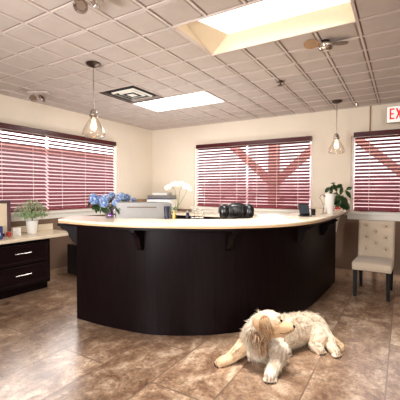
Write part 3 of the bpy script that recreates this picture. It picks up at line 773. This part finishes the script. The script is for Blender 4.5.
for iz in range(nz):
    for ix in range(nx): bm.faces.new([g0[iz][ix], g0[iz][ix + 1], g0[iz + 1][ix + 1], g0[iz + 1][ix]])
bm.faces.new([g1[0][0], g1[0][1], g1[1][1], g1[1][0]])
bm.faces.new([g0[i][0] for i in range(nz + 1)] + [g1[1][0], g1[0][0]]); bm.faces.new([g0[i][nx] for i in range(nz, -1, -1)] + [g1[0][1], g1[1][1]])
bm.faces.new(g0[nz] + [g1[1][1], g1[1][0]]); bm.faces.new(list(reversed(g0[0])) + [g1[0][0], g1[0][1]])
bk = obj('backrest', bm, m_linen, t, smooth=True)
for bx_, bz_ in btn:
    bm = NB(); ball(bm, (bx_, backy(bz_) + .002, bz_), .010, 2, sc=(1, .5, 1)); obj('button', bm, m_button, bk, smooth=True)

# ---------------------------------------------------------------- ceiling fixtures
def pendant(x, y, label):
    t = thing('pendant_light', label, 'pendant light', (x, y, 1.96), 0, 'glass pendant lights over the counter')
    z = lambda v: v - 1.96
    bm = NB(); lathe(bm, [(0, z(H - .004)), (.075, z(H - .004)), (.078, z(H - .012)), (.06, z(H - .03)), (.02, z(H - .045)), (0, z(H - .045))], seg=32); obj('canopy', bm, m_bronze, t, smooth=True)
    bm = NB(); tube(bm, [(0, 0, z(H - .045)), (0, 0, z(2.26))], .006, 10); obj('rod', bm, m_steel, t, smooth=True)
    bm = NB(); lathe(bm, [(0, z(2.26)), (.02, z(2.258)), (.034, z(2.24)), (.034, z(2.222)), (.028, z(2.218)), (.045, z(2.205)), (.045, z(2.188)), (.03, z(2.184)), (.03, z(2.165)), (0, z(2.165))], seg=28); obj('socket_cap', bm, m_steel, t, smooth=True)
    pr = [(.037, 2.19), (.040, 2.17), (.056, 2.14), (.083, 2.09), (.108, 2.045), (.120, 2.010), (.122, 1.992), (.112, 1.972), (.09, 1.96), (.07, 1.957)]
    bm = NB(); lathe(bm, [(r, z(h)) for r, h in pr] + [(r - .003, z(h + .001)) for r, h in reversed(pr)], seg=40); obj('glass_shade', bm, m_clear, t, smooth=True)
    bm = NB(); lathe(bm, [(0, z(2.164)), (.014, z(2.16)), (.016, z(2.13)), (.030, z(2.09)), (.032, z(2.07)), (.022, z(2.045)), (0, z(2.038))], seg=24); obj('bulb', bm, m_bulb, t, smooth=True)
    return t
pendant(-2.84, 2.50, 'clear glass bell pendant light above the left part of the counter')
pendant(-.87, 5.40, 'smaller looking clear glass pendant light above the far right counter end')

# big recessed light box
x1, x0, y0, y1 = i_x(0), i_x(4), j_y(0), j_y(2)
t = thing('recessed_light_box', 'big bright recessed light box with sloping cream sides at top right', 'ceiling light', ((x0 + x1) / 2, (y0 + y1) / 2, H))
hx, hy = (x1 - x0) / 2, (y1 - y0) / 2
bm = NB(); ins, dp, insl = .03, .15, .2
b_ = [bm.verts.new(p) for p in [(-hx, -hy, 0), (hx, -hy, 0), (hx, hy, 0), (-hx, hy, 0)]]
u_ = [bm.verts.new(p) for p in [(-hx + .005, -hy + ins, dp), (hx - ins, -hy + ins, dp), (hx - ins, hy - ins, dp), (-hx + insl, hy - ins, dp)]]
for k in range(4): bm.faces.new([b_[k], u_[k], u_[(k + 1) % 4], b_[(k + 1) % 4]])
sh_ = obj('shaft', bm, m_shaft, t)
sd = sh_.modifiers.new('s', 'SOLIDIFY'); sd.thickness = .01; sd.offset = -1
bm = NB(); prism(bm, [(-hx + .005, -hy + ins), (hx - ins, -hy + ins), (hx - ins, hy - ins), (-hx + insl, hy - ins)], Matrix.Translation((0, 0, dp)), .01); obj('lens', bm, m_bigl, t)
bm = NB()
for a in ((-hx - .012, hx + .012, -hy - .012, -hy), (-hx - .012, hx + .012, hy, hy + .012), (-hx - .012, -hx, -hy, hy), (hx, hx + .012, -hy, hy)): box(bm, *a, -.006, .012)
obj('trim', bm, m_grid, t)
x1, x0, y0, y1 = i_x(6), i_x(10), j_y(5), j_y(7)
t = thing('ceiling_light', 'flat white fluorescent ceiling panel beside the square air vent', 'ceiling light', ((x0 + x1) / 2, (y0 + y1) / 2, H))
hx, hy = (x1 - x0) / 2, (y1 - y0) / 2
bm = NB(); box(bm, -hx + .02, hx - .02, -hy + .02, hy - .02, .004, .012); obj('diffuser', bm, m_lightlens, t)
bm = NB()
for a in ((-hx, hx, -hy, -hy + .02), (-hx, hx, hy - .02, hy), (-hx, -hx + .02, -hy + .02, hy - .02), (hx - .02, hx, -hy + .02, hy - .02)): box(bm, *a, -.004, .02)
obj('frame', bm, m_grid, t)
# vent
x1, x0, y0, y1 = i_x(8), i_x(10), j_y(3), j_y(5)
t = thing('ceiling_vent', 'square air vent of nested louvres in the ceiling near the left pendant', 'air vent', ((x0 + x1) / 2, (y0 + y1) / 2, H)); hx = (x1 - x0) / 2
bm = NB(); box(bm, -hx, hx, -hx, hx, .045, .05); obj('duct', bm, m_dark, t)
def ring(bm, a, za, b, zb, th=.003):
    A = [bm.verts.new(p) for p in [(-a, -a, za), (a, -a, za), (a, a, za), (-a, a, za)]]; B_ = [bm.verts.new(p) for p in [(-b, -b, zb), (b, -b, zb), (b, b, zb), (-b, b, zb)]]
    A2 = [bm.verts.new(v.co + Vector((0, 0, th))) for v in A]; B2 = [bm.verts.new(v.co + Vector((0, 0, th))) for v in B_]
    for k in range(4):
        j = (k + 1) % 4
        bm.faces.new([A[k], A[j], B_[j], B_[k]]); bm.faces.new([A2[k], B2[k], B2[j], A2[j]]); bm.faces.new([A[k], A2[k], A2[j], A[j]]); bm.faces.new([B_[k], B_[j], B2[j], B2[k]])
bm = NB(); ring(bm, hx, -.002, hx - .02, -.002, .006); obj('frame', bm, m_dark, t)
for a, b in ((.205, .190), (.135, .120)):
    bm = NB(); ring(bm, a, .012, b, -.006); obj('louvre', bm, m_white, t)
bm = NB(); box(bm, -.055, .055, -.055, .055, -.004, .002); obj('centre_plate', bm, m_white, t)

def twin_spot(x, y, rz, label, drop=.0):
    t = thing('twin_spotlight', label, 'spotlight', (x, y, H), rz, 'twin-head ceiling spotlights')
    bm = NB(); box(bm, -.14, .14, -.04, .04, -.022, -.004); obj('mounting_plate', bm, m_bronze if drop else m_grid, t, bevel=.004)
    for s in (-1, 1):
        bm = NB(); tube(bm, [(s * .07, 0, -.022), (s * .07, 0, -.05)], .007, 10)
        M = Matrix.Rotation(s * .5, 3, 'Y') @ Matrix.Rotation(-.7, 3, 'X')
        lathe(bm, [(0, .035), (.025, .03), (.045, -.01), (.05, -.03), (.044, -.03), (.03, -.012), (0, -.012)], (s * .07, -.01, -.082), 24, M=M)
        h = obj('lamp_head', bm, m_chrome, t, smooth=True)
twin_spot(-4.30, 2.83, math.radians(31), 'twin-head chrome spotlight on the ceiling near the left wall')
twin_spot(-1.84, 1.60, math.radians(10), 'twin-head spotlight cut off by the top edge of the photo', .01)

# round chrome ceiling fixture; its two cast shadows are modelled as thin blades
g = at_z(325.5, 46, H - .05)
t = thing('ceiling_fixture', 'small round chrome ceiling fixture with two shadow blades beside the light box', 'ceiling fixture', (g.x, g.y, H))
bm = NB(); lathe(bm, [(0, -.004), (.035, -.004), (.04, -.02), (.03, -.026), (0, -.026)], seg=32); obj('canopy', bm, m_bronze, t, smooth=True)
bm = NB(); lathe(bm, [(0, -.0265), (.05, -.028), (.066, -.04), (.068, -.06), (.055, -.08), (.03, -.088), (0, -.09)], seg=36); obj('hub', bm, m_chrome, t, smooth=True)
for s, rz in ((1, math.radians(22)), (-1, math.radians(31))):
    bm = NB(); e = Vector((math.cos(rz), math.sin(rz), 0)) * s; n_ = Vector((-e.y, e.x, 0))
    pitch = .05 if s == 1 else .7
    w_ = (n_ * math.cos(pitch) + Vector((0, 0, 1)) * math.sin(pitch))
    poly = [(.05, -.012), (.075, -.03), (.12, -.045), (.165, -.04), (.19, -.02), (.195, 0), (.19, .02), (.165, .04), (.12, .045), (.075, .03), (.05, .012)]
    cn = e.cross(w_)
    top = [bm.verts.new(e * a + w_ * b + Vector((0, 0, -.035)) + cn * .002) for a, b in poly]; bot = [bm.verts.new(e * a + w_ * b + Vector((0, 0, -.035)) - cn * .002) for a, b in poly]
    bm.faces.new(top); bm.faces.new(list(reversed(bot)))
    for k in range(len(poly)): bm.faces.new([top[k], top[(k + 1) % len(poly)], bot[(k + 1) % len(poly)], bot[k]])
    obj('shadow_blade', bm, m_bronze if s == 1 else m_kraft, t)
g = at_z(280.5, 81, H)
t = thing('ceiling_sprinkler', 'small dark sprinkler head on the ceiling past the light box', 'sprinkler', (g.x, g.y, H))
bm = NB(); lathe(bm, [(0, -.004), (.05, -.004), (.055, -.01), (.04, -.018), (0, -.018)], seg=28); obj('escutcheon', bm, m_steel, t, smooth=True)
bm = NB(); lathe(bm, [(0, -.0185), (.012, -.0185), (.012, -.05), (0, -.05)], seg=12); lathe(bm, [(0, -.051), (.035, -.051), (.035, -.054), (0, -.054)], seg=20); obj('deflector', bm, m_bronze, t, smooth=True)
g = at_z(356, 104, H)
o = NB(); lathe(o, [(0, -.003), (.03, -.003), (.028, -.02), (0, -.024)], seg=20); o = obj('ceiling_sensor', o, m_steel, None, smooth=True); o.location = (g.x, g.y, H); tag(o, 'tiny round ceiling sensor between the far pendant and exit sign', 'sensor')

# conduit above right blind
bm = NB(); box(bm, -.475, -.455, YB - .018, YB - .0005, BT + .0, H - .004); tag(obj('wall_conduit', bm, m_kraft, bevel=.003), 'thin brown conduit strip running from ceiling down to the right blind', 'conduit')

# exit sign
g = at(386.5, 114.5, 5.03)
t = thing('exit_sign', 'white box exit sign with red letters on the wall at the right edge', 'exit sign', (g.x, g.y, g.z), 0)
bm = NB(); box(bm, 0, .43, 0, .055, -.13, .115); obj('housing', bm, m_signbox, t, bevel=.006)
bm = NB(); box(bm, .008, .422, -.004, -.0005, -.122, .107); fc = obj('face', bm, m_sign, t)
bm = NB(); box(bm, .12, .31, .056, YB - g.y - .001, -.06, .06); obj('wall_mount', bm, m_signbox, t, bevel=.003)
def bar(bm, x0_, z0_, x1_, z1_, w=.022):
    a = Vector((x0_, z0_)); b = Vector((x1_, z1_)); d = (b - a).normalized(); n_ = Vector((-d.y, d.x)) * w / 2
    M = Matrix(((1, 0, 0, 0), (0, 0, -1, -.0045), (0, 1, 0, 0), (0, 0, 0, 1)))
    prism(bm, [tuple(a - n_), tuple(b - n_), tuple(b + n_), tuple(a + n_)], M, .002)
for L, sts in (('E', [(.051, -.08, .051, .08), (.062, .069, .105, .069), (.062, 0, .098, 0), (.062, -.069, .105, -.069)]), ('X', [(.128, -.08, .19, .08), (.128, .08, .19, -.08)]),
               ('I', [(.23, -.08, .23, .08)]), ('T', [(.262, .069, .345, .069), (.303, -.08, .303, .058)])):
    bm = NB()
    for k, s_ in enumerate(sts): bar(bm, *s_)
    obj('letter', bm, m_signred, t)

# ---------------------------------------------------------------- dog
def build_dog():
    CREAM = (226, 211, 188); WHITE = (238, 229, 212); GOLD = (192, 144, 98); TAN = (150, 102, 66); PALE = (216, 188, 152); DARK = (112, 78, 54)
    m = lambda px, D: px * D / FPX
    # chains: list of (px, py, D, radius_px), colour, fur length, gravity
    chains = [
        ('torso', [(259, 344, 2.80, 16.5), (268, 341, 2.90, 17.5), (284, 332, 3.0, 16.5), (299, 329, 3.12, 16), (312, 333, 3.18, 14.5), (319, 338, 3.15, 11)], CREAM, .030, .5),
        ('neck', [(255.5, 337, 2.78, 14.5), (260, 329, 2.72, 12.8), (264, 322, 2.68, 11)], WHITE, .038, .7),
        ('skull', [(263, 322.5, 2.67, 11), (269, 321.5, 2.64, 11.8), (274, 323.5, 2.63, 10.6)], CREAM, .012, .3),
        ('muzzle', [(275, 326.5, 2.62, 9.3), (281.5, 327.6, 2.60, 7.6), (288.5, 328.2, 2.58, 5.4), (290.8, 328, 2.575, 4.3)], PALE, .005, .1),
        ('jaw', [(272, 331, 2.63, 7), (281, 333, 2.60, 4.2), (286.5, 332.4, 2.59, 2.8)], PALE, .005, .1),
        ('shoulder', [(272, 346, 2.76, 13), (280, 350, 2.72, 9)], WHITE, .030, .7),
        ('foreleg', [(280, 348, 2.72, 8.5), (279, 358, 2.64, 7.8), (273.5, 367, 2.55, 6.9), (271, 374, 2.50, 6.4)], WHITE, .024, .3),
        ('forepaw', [(270.5, 375, 2.49, 6.2), (270, 378, 2.465, 6.2)], WHITE, .006, .1),
        ('chest', [(256, 349, 2.76, 11.5), (262, 352, 2.76, 10.5)], WHITE, .034, .8),
        ('offleg', [(247, 343, 2.80, 9), (240, 350, 2.76, 7.2), (231, 357.5, 2.72, 5.6), (225, 361.3, 2.70, 5.2)], (226, 198, 164), .014, .2),
        ('offpaw', [(224, 362, 2.69, 5.4), (219.5, 363.3, 2.68, 4.4)], (222, 192, 158), .006, .1),
        ('thigh', [(312, 333, 3.10, 13), (318, 340, 3.02, 10.5), (316, 347, 2.97, 7)], CREAM, .024, .5),
        ('shank', [(319, 338, 3.0, 9), (314, 345, 2.96, 6), (315, 349.5, 2.93, 5)], CREAM, .012, .3),
        ('hindpaw', [(315, 348, 2.93, 5.4), (320, 353, 2.89, 5)], CREAM, .006, .1),
        ('far_shank', [(322, 332, 3.12, 8), (329, 340, 3.0, 6.0), (332, 348, 2.92, 5)], CREAM, .012, .3),
        ('far_hindpaw', [(332, 349, 2.91, 5.2), (335.5, 355, 2.85, 4.8)], CREAM, .006, .1),
        ('tail', [(324, 333, 3.2, 5), (333, 341, 3.10, 3.6), (341, 350, 3.0, 2.8), (342, 354, 2.95, 2)], PALE, .03, .6),
    ]
    bm = NB(); bones = []
    for name, ch, col, fl_, gr in chains:
        P_ = [at(a, b, c) for a, b, c, r in ch]; R_ = [m(r, c) for a, b, c, r in ch]
        if name == 'muzzle': R_ = [r * .96 for r in R_]
        for p, q_, r0, r1 in zip(P_, P_[1:], R_, R_[1:]):
            n_ = max(2, int((q_ - p).length / .012))
            for k in range(n_ + 1):
                s = k / n_; c_ = p.lerp(q_, s); r = r0 + (r1 - r0) * s
                c_.z = max(c_.z, r * .8 if 'paw' not in name and name != 'offleg' else r * .85)
                ball(bm, c_, r, 2)
            bones.append((p, q_, r0, r1, name, col, fl_, gr))
    # toes
    def toes(base_, dirv, side, r, spread, name):
        for k in range(4):
            o_ = (k - 1.5); c_ = base_ + side * o_ * spread + dirv * (.012 - .004 * abs(o_) ** 1.5)
            c_.z = r * .95
            for s in (0, .5, 1): ball(bm, c_ + dirv * (-.02 + .02 * s), r, 2)
        return
    Rh = Vector((CR.x, CR.y, 0)).normalized(); Fh = Vector((CF.x, CF.y, 0)).normalized()
    toeinfo = []
    for px, py, D, dv, r, sp, nm in ((270, 380, 2.455, -Fh + Rh * -.05, .0160, .0235, 'front'), (218, 363.5, 2.685, -Rh - Fh * .35, .014, .0205, 'off'), (321.5, 355, 2.88, -Fh * .9 + Rh * .35, .0145, .0195, 'hind'), (337, 357.5, 2.83, -Fh * .9 + Rh * .35, .0145, .0195, 'farhind')):
        b_ = at(px, py, D); dv = dv.normalized(); sd_ = Vector((-dv.y, dv.x, 0)); toes(b_, dv, sd_, r, sp, nm); toeinfo.append((b_, dv, sd_, r, sp))
    # eye socket ridge / cheek
    ball(bm, at(277.5, 316.5, 2.60), .028, 2)
    me = bpy.data.meshes.new('tmp'); bmesh.ops.recalc_face_normals(bm, faces=bm.faces); bm.to_mesh(me); bm.free()
    tmp = bpy.data.objects.new('tmp', me); C.objects.link(tmp)
    a = tmp.modifiers.new('r', 'REMESH'); a.mode = 'VOXEL'; a.voxel_size = .0042
    a = tmp.modifiers.new('s', 'SMOOTH'); a.iterations = 6; a.factor = .5
    dg = bpy.context.evaluated_depsgraph_get(); me2 = bpy.data.meshes.new_from_object(tmp.evaluated_get(dg)); bpy.data.objects.remove(tmp)
    for v in me2.vertices:
        if v.co.z < .002: v.co.z = .002
    def nearest(p):
        best = None
        for bn in bones:
            a_, b_, r0, r1 = bn[:4]; ab = b_ - a_; t_ = max(0, min(1, (p - a_).dot(ab) / max(ab.length_squared, 1e-9)))
            d = (p - (a_ + ab * t_)).length - (r0 + (r1 - r0) * t_)
            if best is None or d < best[0]: best = (d, bn)
        return best[1]
    def lin(c): return srgb(*c)[:3]
    def noise3(p, s): 
        from mathutils import noise
        return noise.noise(p * s)
    goldc = at(263, 346, 2.68)
    def colour(p, bn):
        c = Vector(lin(bn[5])); nm = bn[4]
        n_ = noise3(p, 12) * .7
        c = c.lerp(Vector(lin(GOLD)), max(0, min(1, n_ * .9 + (-.05)))) if nm in ('torso', 'neck', 'thigh', 'chest', 'shoulder', 'tail') else c.lerp(Vector(lin(GOLD)), max(0, n_ * .35))
        if nm in ('neck', 'chest', 'torso'):
            d = (p - goldc).length; w = max(0, 1 - d / .15); c = c.lerp(Vector(lin(TAN)), w * .8)
        if nm == 'skull': c = c.lerp(Vector(lin((206, 164, 118))), max(.2, min(.85, .55 + (at(268, 320, 2.62).z - p.z) * 9)))
        if nm in ('torso', 'neck', 'thigh', 'chest', 'shoulder', 'tail', 'far_shank'):
            fl0 = Vector((.25, -.1, -1)).normalized() if nm in ('torso', 'neck', 'chest', 'shoulder') else (bn[1] - bn[0]).normalized()
            v_ = p - fl0 * p.dot(fl0) * .8; q = noise3(v_ + Vector((3, 1, 7)), 48); c = c.lerp(Vector(lin(GOLD)) * .8, max(0, min(.5, (q - .06) * 1.6)))
        if nm in ('foreleg', 'forepaw', 'offleg', 'offpaw', 'shank', 'hindpaw', 'far_hindpaw', 'skull'):
            fl0 = (bn[1] - bn[0]).normalized(); v_ = p - fl0 * p.dot(fl0) * .75; q = noise3(v_ + Vector((1, 8, 2)), 55); c = c.lerp(Vector(lin(GOLD)) * .9, max(0, min(.5, (q - .0) * 1.5)))
        for b_, dv, sd_, r, sp in toeinfo:
            w_ = p - b_
            if w_.length < .075 and w_.dot(dv) > -.004:
                o_ = w_.dot(sd_) / sp; gap = abs(o_ - round(o_))
                if abs(o_) < 1.6 and gap < .2: c = c.lerp(Vector(lin(DARK)), .75 * (1 - gap / .2))  # shade in the gaps between toes, painted into the coat colour
        if nm == 'muzzle' or nm == 'jaw': c = c.lerp(Vector(lin(GOLD)), .45)
        return c
    body = bpy.data.objects.new('dog', me2); C.objects.link(body)
    me2.materials.append(m_coat)
    for p in me2.polygons: p.use_smooth = True
    ca = me2.color_attributes.new('coat', 'FLOAT_COLOR', 'POINT')
    nb = []
    for i, v in enumerate(me2.vertices):
        bn = nearest(v.co); nb.append(bn); c = colour(v.co, bn); ca.data[i].color = (c.x, c.y, c.z, 1)
    tag(body, 'cream and golden long-haired dog lying on the stone floor, head turned right', 'dog')
    # fur
    fb = NB(); cl = fb.verts.layers.float_color.new('coat')
    def strand(p, d, L, w, col, curl=0., g=.5, n=4):
        side = d.cross(rv()).normalized(); prev = None; pos = p.copy(); dd = d.copy()
        for k in range(n + 1):
            s = k / n; ww = w * (1 - s * .85)
            c1 = pos + side * ww; c2 = pos - side * ww
            c1.z = max(c1.z, .002); c2.z = max(c2.z, .002)
            v1, v2 = fb.verts.new(c1), fb.verts.new(c2); v1[cl] = v2[cl] = (*col, 1)
            if prev: fb.faces.new([prev[0], prev[1], v2, v1])
            prev = (v1, v2)
            dd = (dd + Vector((0, 0, -1)) * g / n + side.cross(d) * curl * math.sin(s * 7)).normalized(); pos = pos + dd * L / n
    polys = list(me2.polygons); areas = []; tot = 0
    for p in polys: tot += p.area; areas.append(tot)
    import bisect
    N = 21000
    for k in range(N):
        p = polys[bisect.bisect(areas, random.random() * tot) % len(polys)]
        vi = random.choice(list(p.vertices)); bn = nb[vi]
        a_, b_ = bn[0], bn[1]; dr = (b_ - a_).normalized(); nm = bn[4]
        if nm in ('neck', 'skull'): dr = -dr
        if nm == 'neck': dr = (dr + Vector((0, 0, -.6))).normalized()
        if nm == 'muzzle' or nm == 'jaw': dr = -dr
        nrm = p.normal.copy(); L = bn[6] * random.uniform(.6, 1.35); g = bn[7]
        if p.center.z < .006: continue
        tdir = dr - nrm * dr.dot(nrm)
        clump = Vector((noise3(p.center, 30), noise3(p.center + Vector((5, 0, 0)), 30), noise3(p.center + Vector((0, 9, 0)), 30))) * .9
        d = (tdir * .85 + nrm * .33 + clump + rv() * .12).normalized()
        c = colour(p.center, bn) * random.uniform(.62, 1.14)
        strand(p.center + rv() * .003 - nrm * .002, d, L, random.uniform(.0010, .0022) * (1 if L > .015 else .7), tuple(c), random.uniform(-.2, .2), g * .5)
    # feathering under the belly, behind the near foreleg and on the throat
    def feather(pts, n, L, cols, spread, g=.7, dirn=None, curl=.35):
        pts = [at(*q_) for q_ in pts]
        for k in range(n):
            s = random.random() * (len(pts) - 1); i = int(s); p = pts[i].lerp(pts[min(i + 1, len(pts) - 1)], s - i) + rv() * spread
            d = (Vector((0, 0, -1)) + (dirn or Vector((0, 0, 0))) + rv() * .35).normalized(); c = Vector(lin(random.choice(cols))) * random.uniform(.75, 1.1)
            strand(p, d, L * random.uniform(.6, 1.2), random.uniform(.0014, .0026), tuple(c), random.uniform(-curl, curl), g, 6)
    feather([(285, 337, 2.86), (292, 334, 2.92), (297, 333, 2.96)], 420, .075, [WHITE, CREAM, PALE], .018)
    feather([(312, 341, 2.90), (319, 346, 2.87), (324, 348, 2.86)], 150, .022, [PALE, CREAM, CREAM, (196, 164, 128)], .010)
    feather([(322, 333, 3.0), (328, 340, 2.93)], 160, .03, [PALE, CREAM, GOLD], .014)
    feather([(240, 348, 2.70), (232, 354, 2.67)], 120, .02, [PALE, CREAM, GOLD], .010)
    feather([(282, 350, 2.68), (285, 354, 2.66)], 160, .04, [WHITE, CREAM], .014)
    feather([(252, 332, 2.62), (257, 338, 2.60), (265, 340, 2.60), (262, 348, 2.62)], 620, .085, [GOLD, TAN, DARK, PALE, CREAM], .030, curl=1.0)
    feather([(244, 330, 2.72), (247, 336, 2.68), (250, 345, 2.66)], 300, .06, [WHITE, CREAM, PALE], .02)
    bmesh.ops.recalc_face_normals(fb, faces=fb.faces) if False else None
    fm = bpy.data.meshes.new('fur'); fb.to_mesh(fm); fb.free(); fm.materials.append(m_coat)
    fo = bpy.data.objects.new('fur', fm); C.objects.link(fo); fo.parent = body; fo['kind'] = 'stuff'
    # ear: a flap of long wavy hair hanging over a thin leather
    bm = NB(); A = [(264, 318, 2.585, 3.2), (265, 320.5, 2.565, 5.2), (266.5, 325, 2.56, 5.6), (266, 329, 2.56, 4.4)]
    for (a0, b0, c0, r0), (a1, b1, c1, r1) in zip(A, A[1:]):
        p, q_ = at(a0, b0, c0), at(a1, b1, c1)
        for k in range(7):
            s = k / 6; Mx = Matrix((Vector(CR), Vector(CF), Vector(CU))).transposed(); ball(bm, p.lerp(q_, s), m(r0 + (r1 - r0) * s, 2.56), 2, M=Mx, sc=(1, .32, 1))
    me = bpy.data.meshes.new('e'); bm.to_mesh(me); bm.free(); tmp = bpy.data.objects.new('tmp', me); C.objects.link(tmp)
    a = tmp.modifiers.new('r', 'REMESH'); a.mode = 'VOXEL'; a.voxel_size = .005; a = tmp.modifiers.new('s', 'SMOOTH'); a.iterations = 5
    dg = bpy.context.evaluated_depsgraph_get(); me3 = bpy.data.meshes.new_from_object(tmp.evaluated_get(dg)); bpy.data.objects.remove(tmp)
    bm = NB(); bm.from_mesh(me3); cl2 = bm.verts.layers.float_color.new('coat')
    for v in bm.verts: v[cl2] = (*lin(TAN), 1)
    faces = list(bm.faces)
    fb = bm; cl = cl2
    def strand2(p, d, L, w, col, curl, g, n=6):
        side = (d.cross(CF) + rv() * .3).normalized(); prev = None; pos = p.copy(); dd = d.copy(); ph = random.uniform(0, 6)
        for k in range(n + 1):
            s = k / n; ww = w * (1 - s * .8); off_ = side * curl * .009 * math.sin(s * 8 + ph) * s
            v1, v2 = fb.verts.new(pos + off_ + side * ww), fb.verts.new(pos + off_ - side * ww); v1[cl] = v2[cl] = (*col, 1)
            if prev: fb.faces.new([prev[0], prev[1], v2, v1])
            prev = (v1, v2); dd = (dd + Vector((0, 0, -1)) * g / n).normalized(); pos = pos + dd * L / n
    for k in range(1500):
        f = random.choice(faces); c0 = f.calc_center_median(); nrm = f.normal
        hgt = (c0.z - at(262, 334, 2.56).z) / (at(260, 315, 2.56).z - at(262, 334, 2.56).z)
        L = .022 + .05 * max(0, 1 - hgt) ; d = (Vector((0, 0, -1)) + nrm * .35 + rv() * .25 + Vector(CR) * (.12 - .25 * random.random())).normalized()
        col = Vector(lin(random.choice([GOLD, TAN, TAN, (206, 164, 122), DARK] if random.random() < .8 else [PALE]))) * random.uniform(.7, 1.1)
        if hgt > .6: col = col.lerp(Vector(lin((222, 190, 150))), min(.8, (hgt - .6) * 2.6))
        strand2(c0, d, L * random.uniform(.7, 1.2), random.uniform(.0012, .0024), tuple(col), random.uniform(-1, 1), .6)
    em = bpy.data.meshes.new('ear'); bm.to_mesh(em); bm.free(); em.materials.append(m_coat); eo = bpy.data.objects.new('ear', em); C.objects.link(eo); eo.parent = body; eo['label'] = 'golden tan drooping ear'
    # eye, lid, nose, mouth, claws
    from mathutils.bvhtree import BVHTree
    bvh = BVHTree.FromPolygons([v.co.copy() for v in me2.vertices], [tuple(p.vertices) for p in me2.polygons])
    def hit(px, py, off=0):
        d = (CF + CR * ((px - 200) / FPX) - CU * ((py - 200) / FPX)).normalized(); h_ = bvh.ray_cast(EYE, d)[0]
        return (h_ if h_ else at(px, py, 2.58)) - d * off
    e = hit(280.8, 320.8, -.004)
    bm = NB(); ball(bm, e, .0105, 3); eo = obj('eye', bm, mat('dog_eye', (22, 12, 8), .08, coat=.6), body, smooth=True)
    bm = NB(); tube(bm, [e + Vector(CR) * .012 * math.cos(a * PI / 8) + Vector(CU) * .009 * math.sin(a * PI / 8) - CF * .004 for a in range(17)], .0022, 6); obj('eyelid', bm, mat('dog_lid', (70, 44, 32), .6), eo, smooth=True)
    bm = NB(); ball(bm, at(293.2, 326.8, 2.57), .017, 3, sc=(1, 1.15, .85)); obj('nose', bm, mat('dog_nose', (20, 16, 16), .3, bump=.3, bscale=300), body, smooth=True)
    bm = NB(); tube(bm, smooth_curve([hit(291.5, 330.3, .001), hit(289, 332.2, .001), hit(284, 333.6, .001), hit(279.5, 333, .001)], 4), .0028, 6); obj('mouth', bm, mat('dog_lip', (46, 30, 26), .6), body, smooth=True)
    for b_, dv, sd_, r, sp in toeinfo:
        for k in range(4):
            o_ = k - 1.5; c_ = b_ + sd_ * o_ * sp + dv * (.012 - .004 * abs(o_) ** 1.5 + r * .75); c_.z = r * .62
            bm = NB(); tube(bm, [c_, c_ + dv * .009 - Vector((0, 0, .004))], [.0055, .002], 8); obj('claw', bm, m_black, body)
m_coat = vcol('dog_coat', .65, .15)
random.seed(5)
build_dog()

# ---------------------------------------------------------------- light
w = bpy.data.worlds.new('world'); S.world = w; w.use_nodes = True
wn, wl = w.node_tree.nodes, w.node_tree.links                        # hazy bright sky, brightest on the sun's side (west)
bg = wn['Background']; bg.inputs['Color'].default_value = (1, .97, .96, 1)
tc = wn.new('ShaderNodeTexCoord'); dt = wn.new('ShaderNodeVectorMath'); dt.operation = 'DOT_PRODUCT'; dt.inputs[1].default_value = (-.96, -.1, .25)
mr = wn.new('ShaderNodeMapRange'); mr.interpolation_type = 'SMOOTHSTEP'; mr.inputs['From Min'].default_value = .3; mr.inputs['From Max'].default_value = 1; mr.inputs['To Min'].default_value = 2.0; mr.inputs['To Max'].default_value = 6.0
wl.new(tc.outputs['Generated'], dt.inputs[0]); wl.new(dt.outputs['Value'], mr.inputs['Value']); wl.new(mr.outputs[0], bg.inputs['Strength'])
def area(name, loc, target, size, power, col=(1, .95, .88), sy=None):
    l = bpy.data.lights.new(name, 'AREA'); l.energy = power; l.size = size; l.color = col
    if sy: l.shape = 'RECTANGLE'; l.size_y = sy
    o = bpy.data.objects.new(name, l); C.objects.link(o); o.location = loc
    o.rotation_euler = (Vector(target) - Vector(loc)).to_track_quat('-Z', 'Y').to_euler(); return o
area('flash_left', (-2.6, -3.2, 2.1), (-2.2, 4, 1.4), .4, 95, (1, .98, .96))
area('flash_right', (2.9, -2.2, 2.2), (-1.2, 4.5, 1.2), .4, 120, (1, .98, .96))
area('bounce_rear', (-1.2, -.8, 2.65), (-1.6, 1.6, 0), 1.6, 26, (1, .98, .96))
area('fill_up', (-1.8, -.6, 1.3), (-2.9, 5.2, 2.4), .6, 40, (1, .98, .96)).data.spread = math.radians(100)  # added fill aimed upward to brighten the far ceiling
area('fill_behind_counter', (-3.1, 4.3, .85), (-3.1, 4.301, 2.7), 1.2, 34, (1, .98, .96))  # unseen fill added below counter height to lift the far ceiling and walls
area('light_box_tube', ((i_x(0) + i_x(4)) / 2 + .05, (j_y(0) + j_y(2)) / 2, H + .14), ((i_x(0) + i_x(4)) / 2 + .05, (j_y(0) + j_y(2)) / 2 + .001, 0), 1.0, 40, (1, .98, .95), .45).data.spread = math.radians(95)
area('panel_tube', ((i_x(6) + i_x(10)) / 2, (j_y(5) + j_y(7)) / 2, H - .006), ((i_x(6) + i_x(10)) / 2, (j_y(5) + j_y(7)) / 2 + .001, 0), 1.1, 26, (1, .98, .95), .5)
S.view_settings.view_transform = 'Standard'; S.view_settings.look = 'None'; S.view_settings.exposure = 0; S.view_settings.gamma = 1
S.view_settings.use_curve_mapping = False
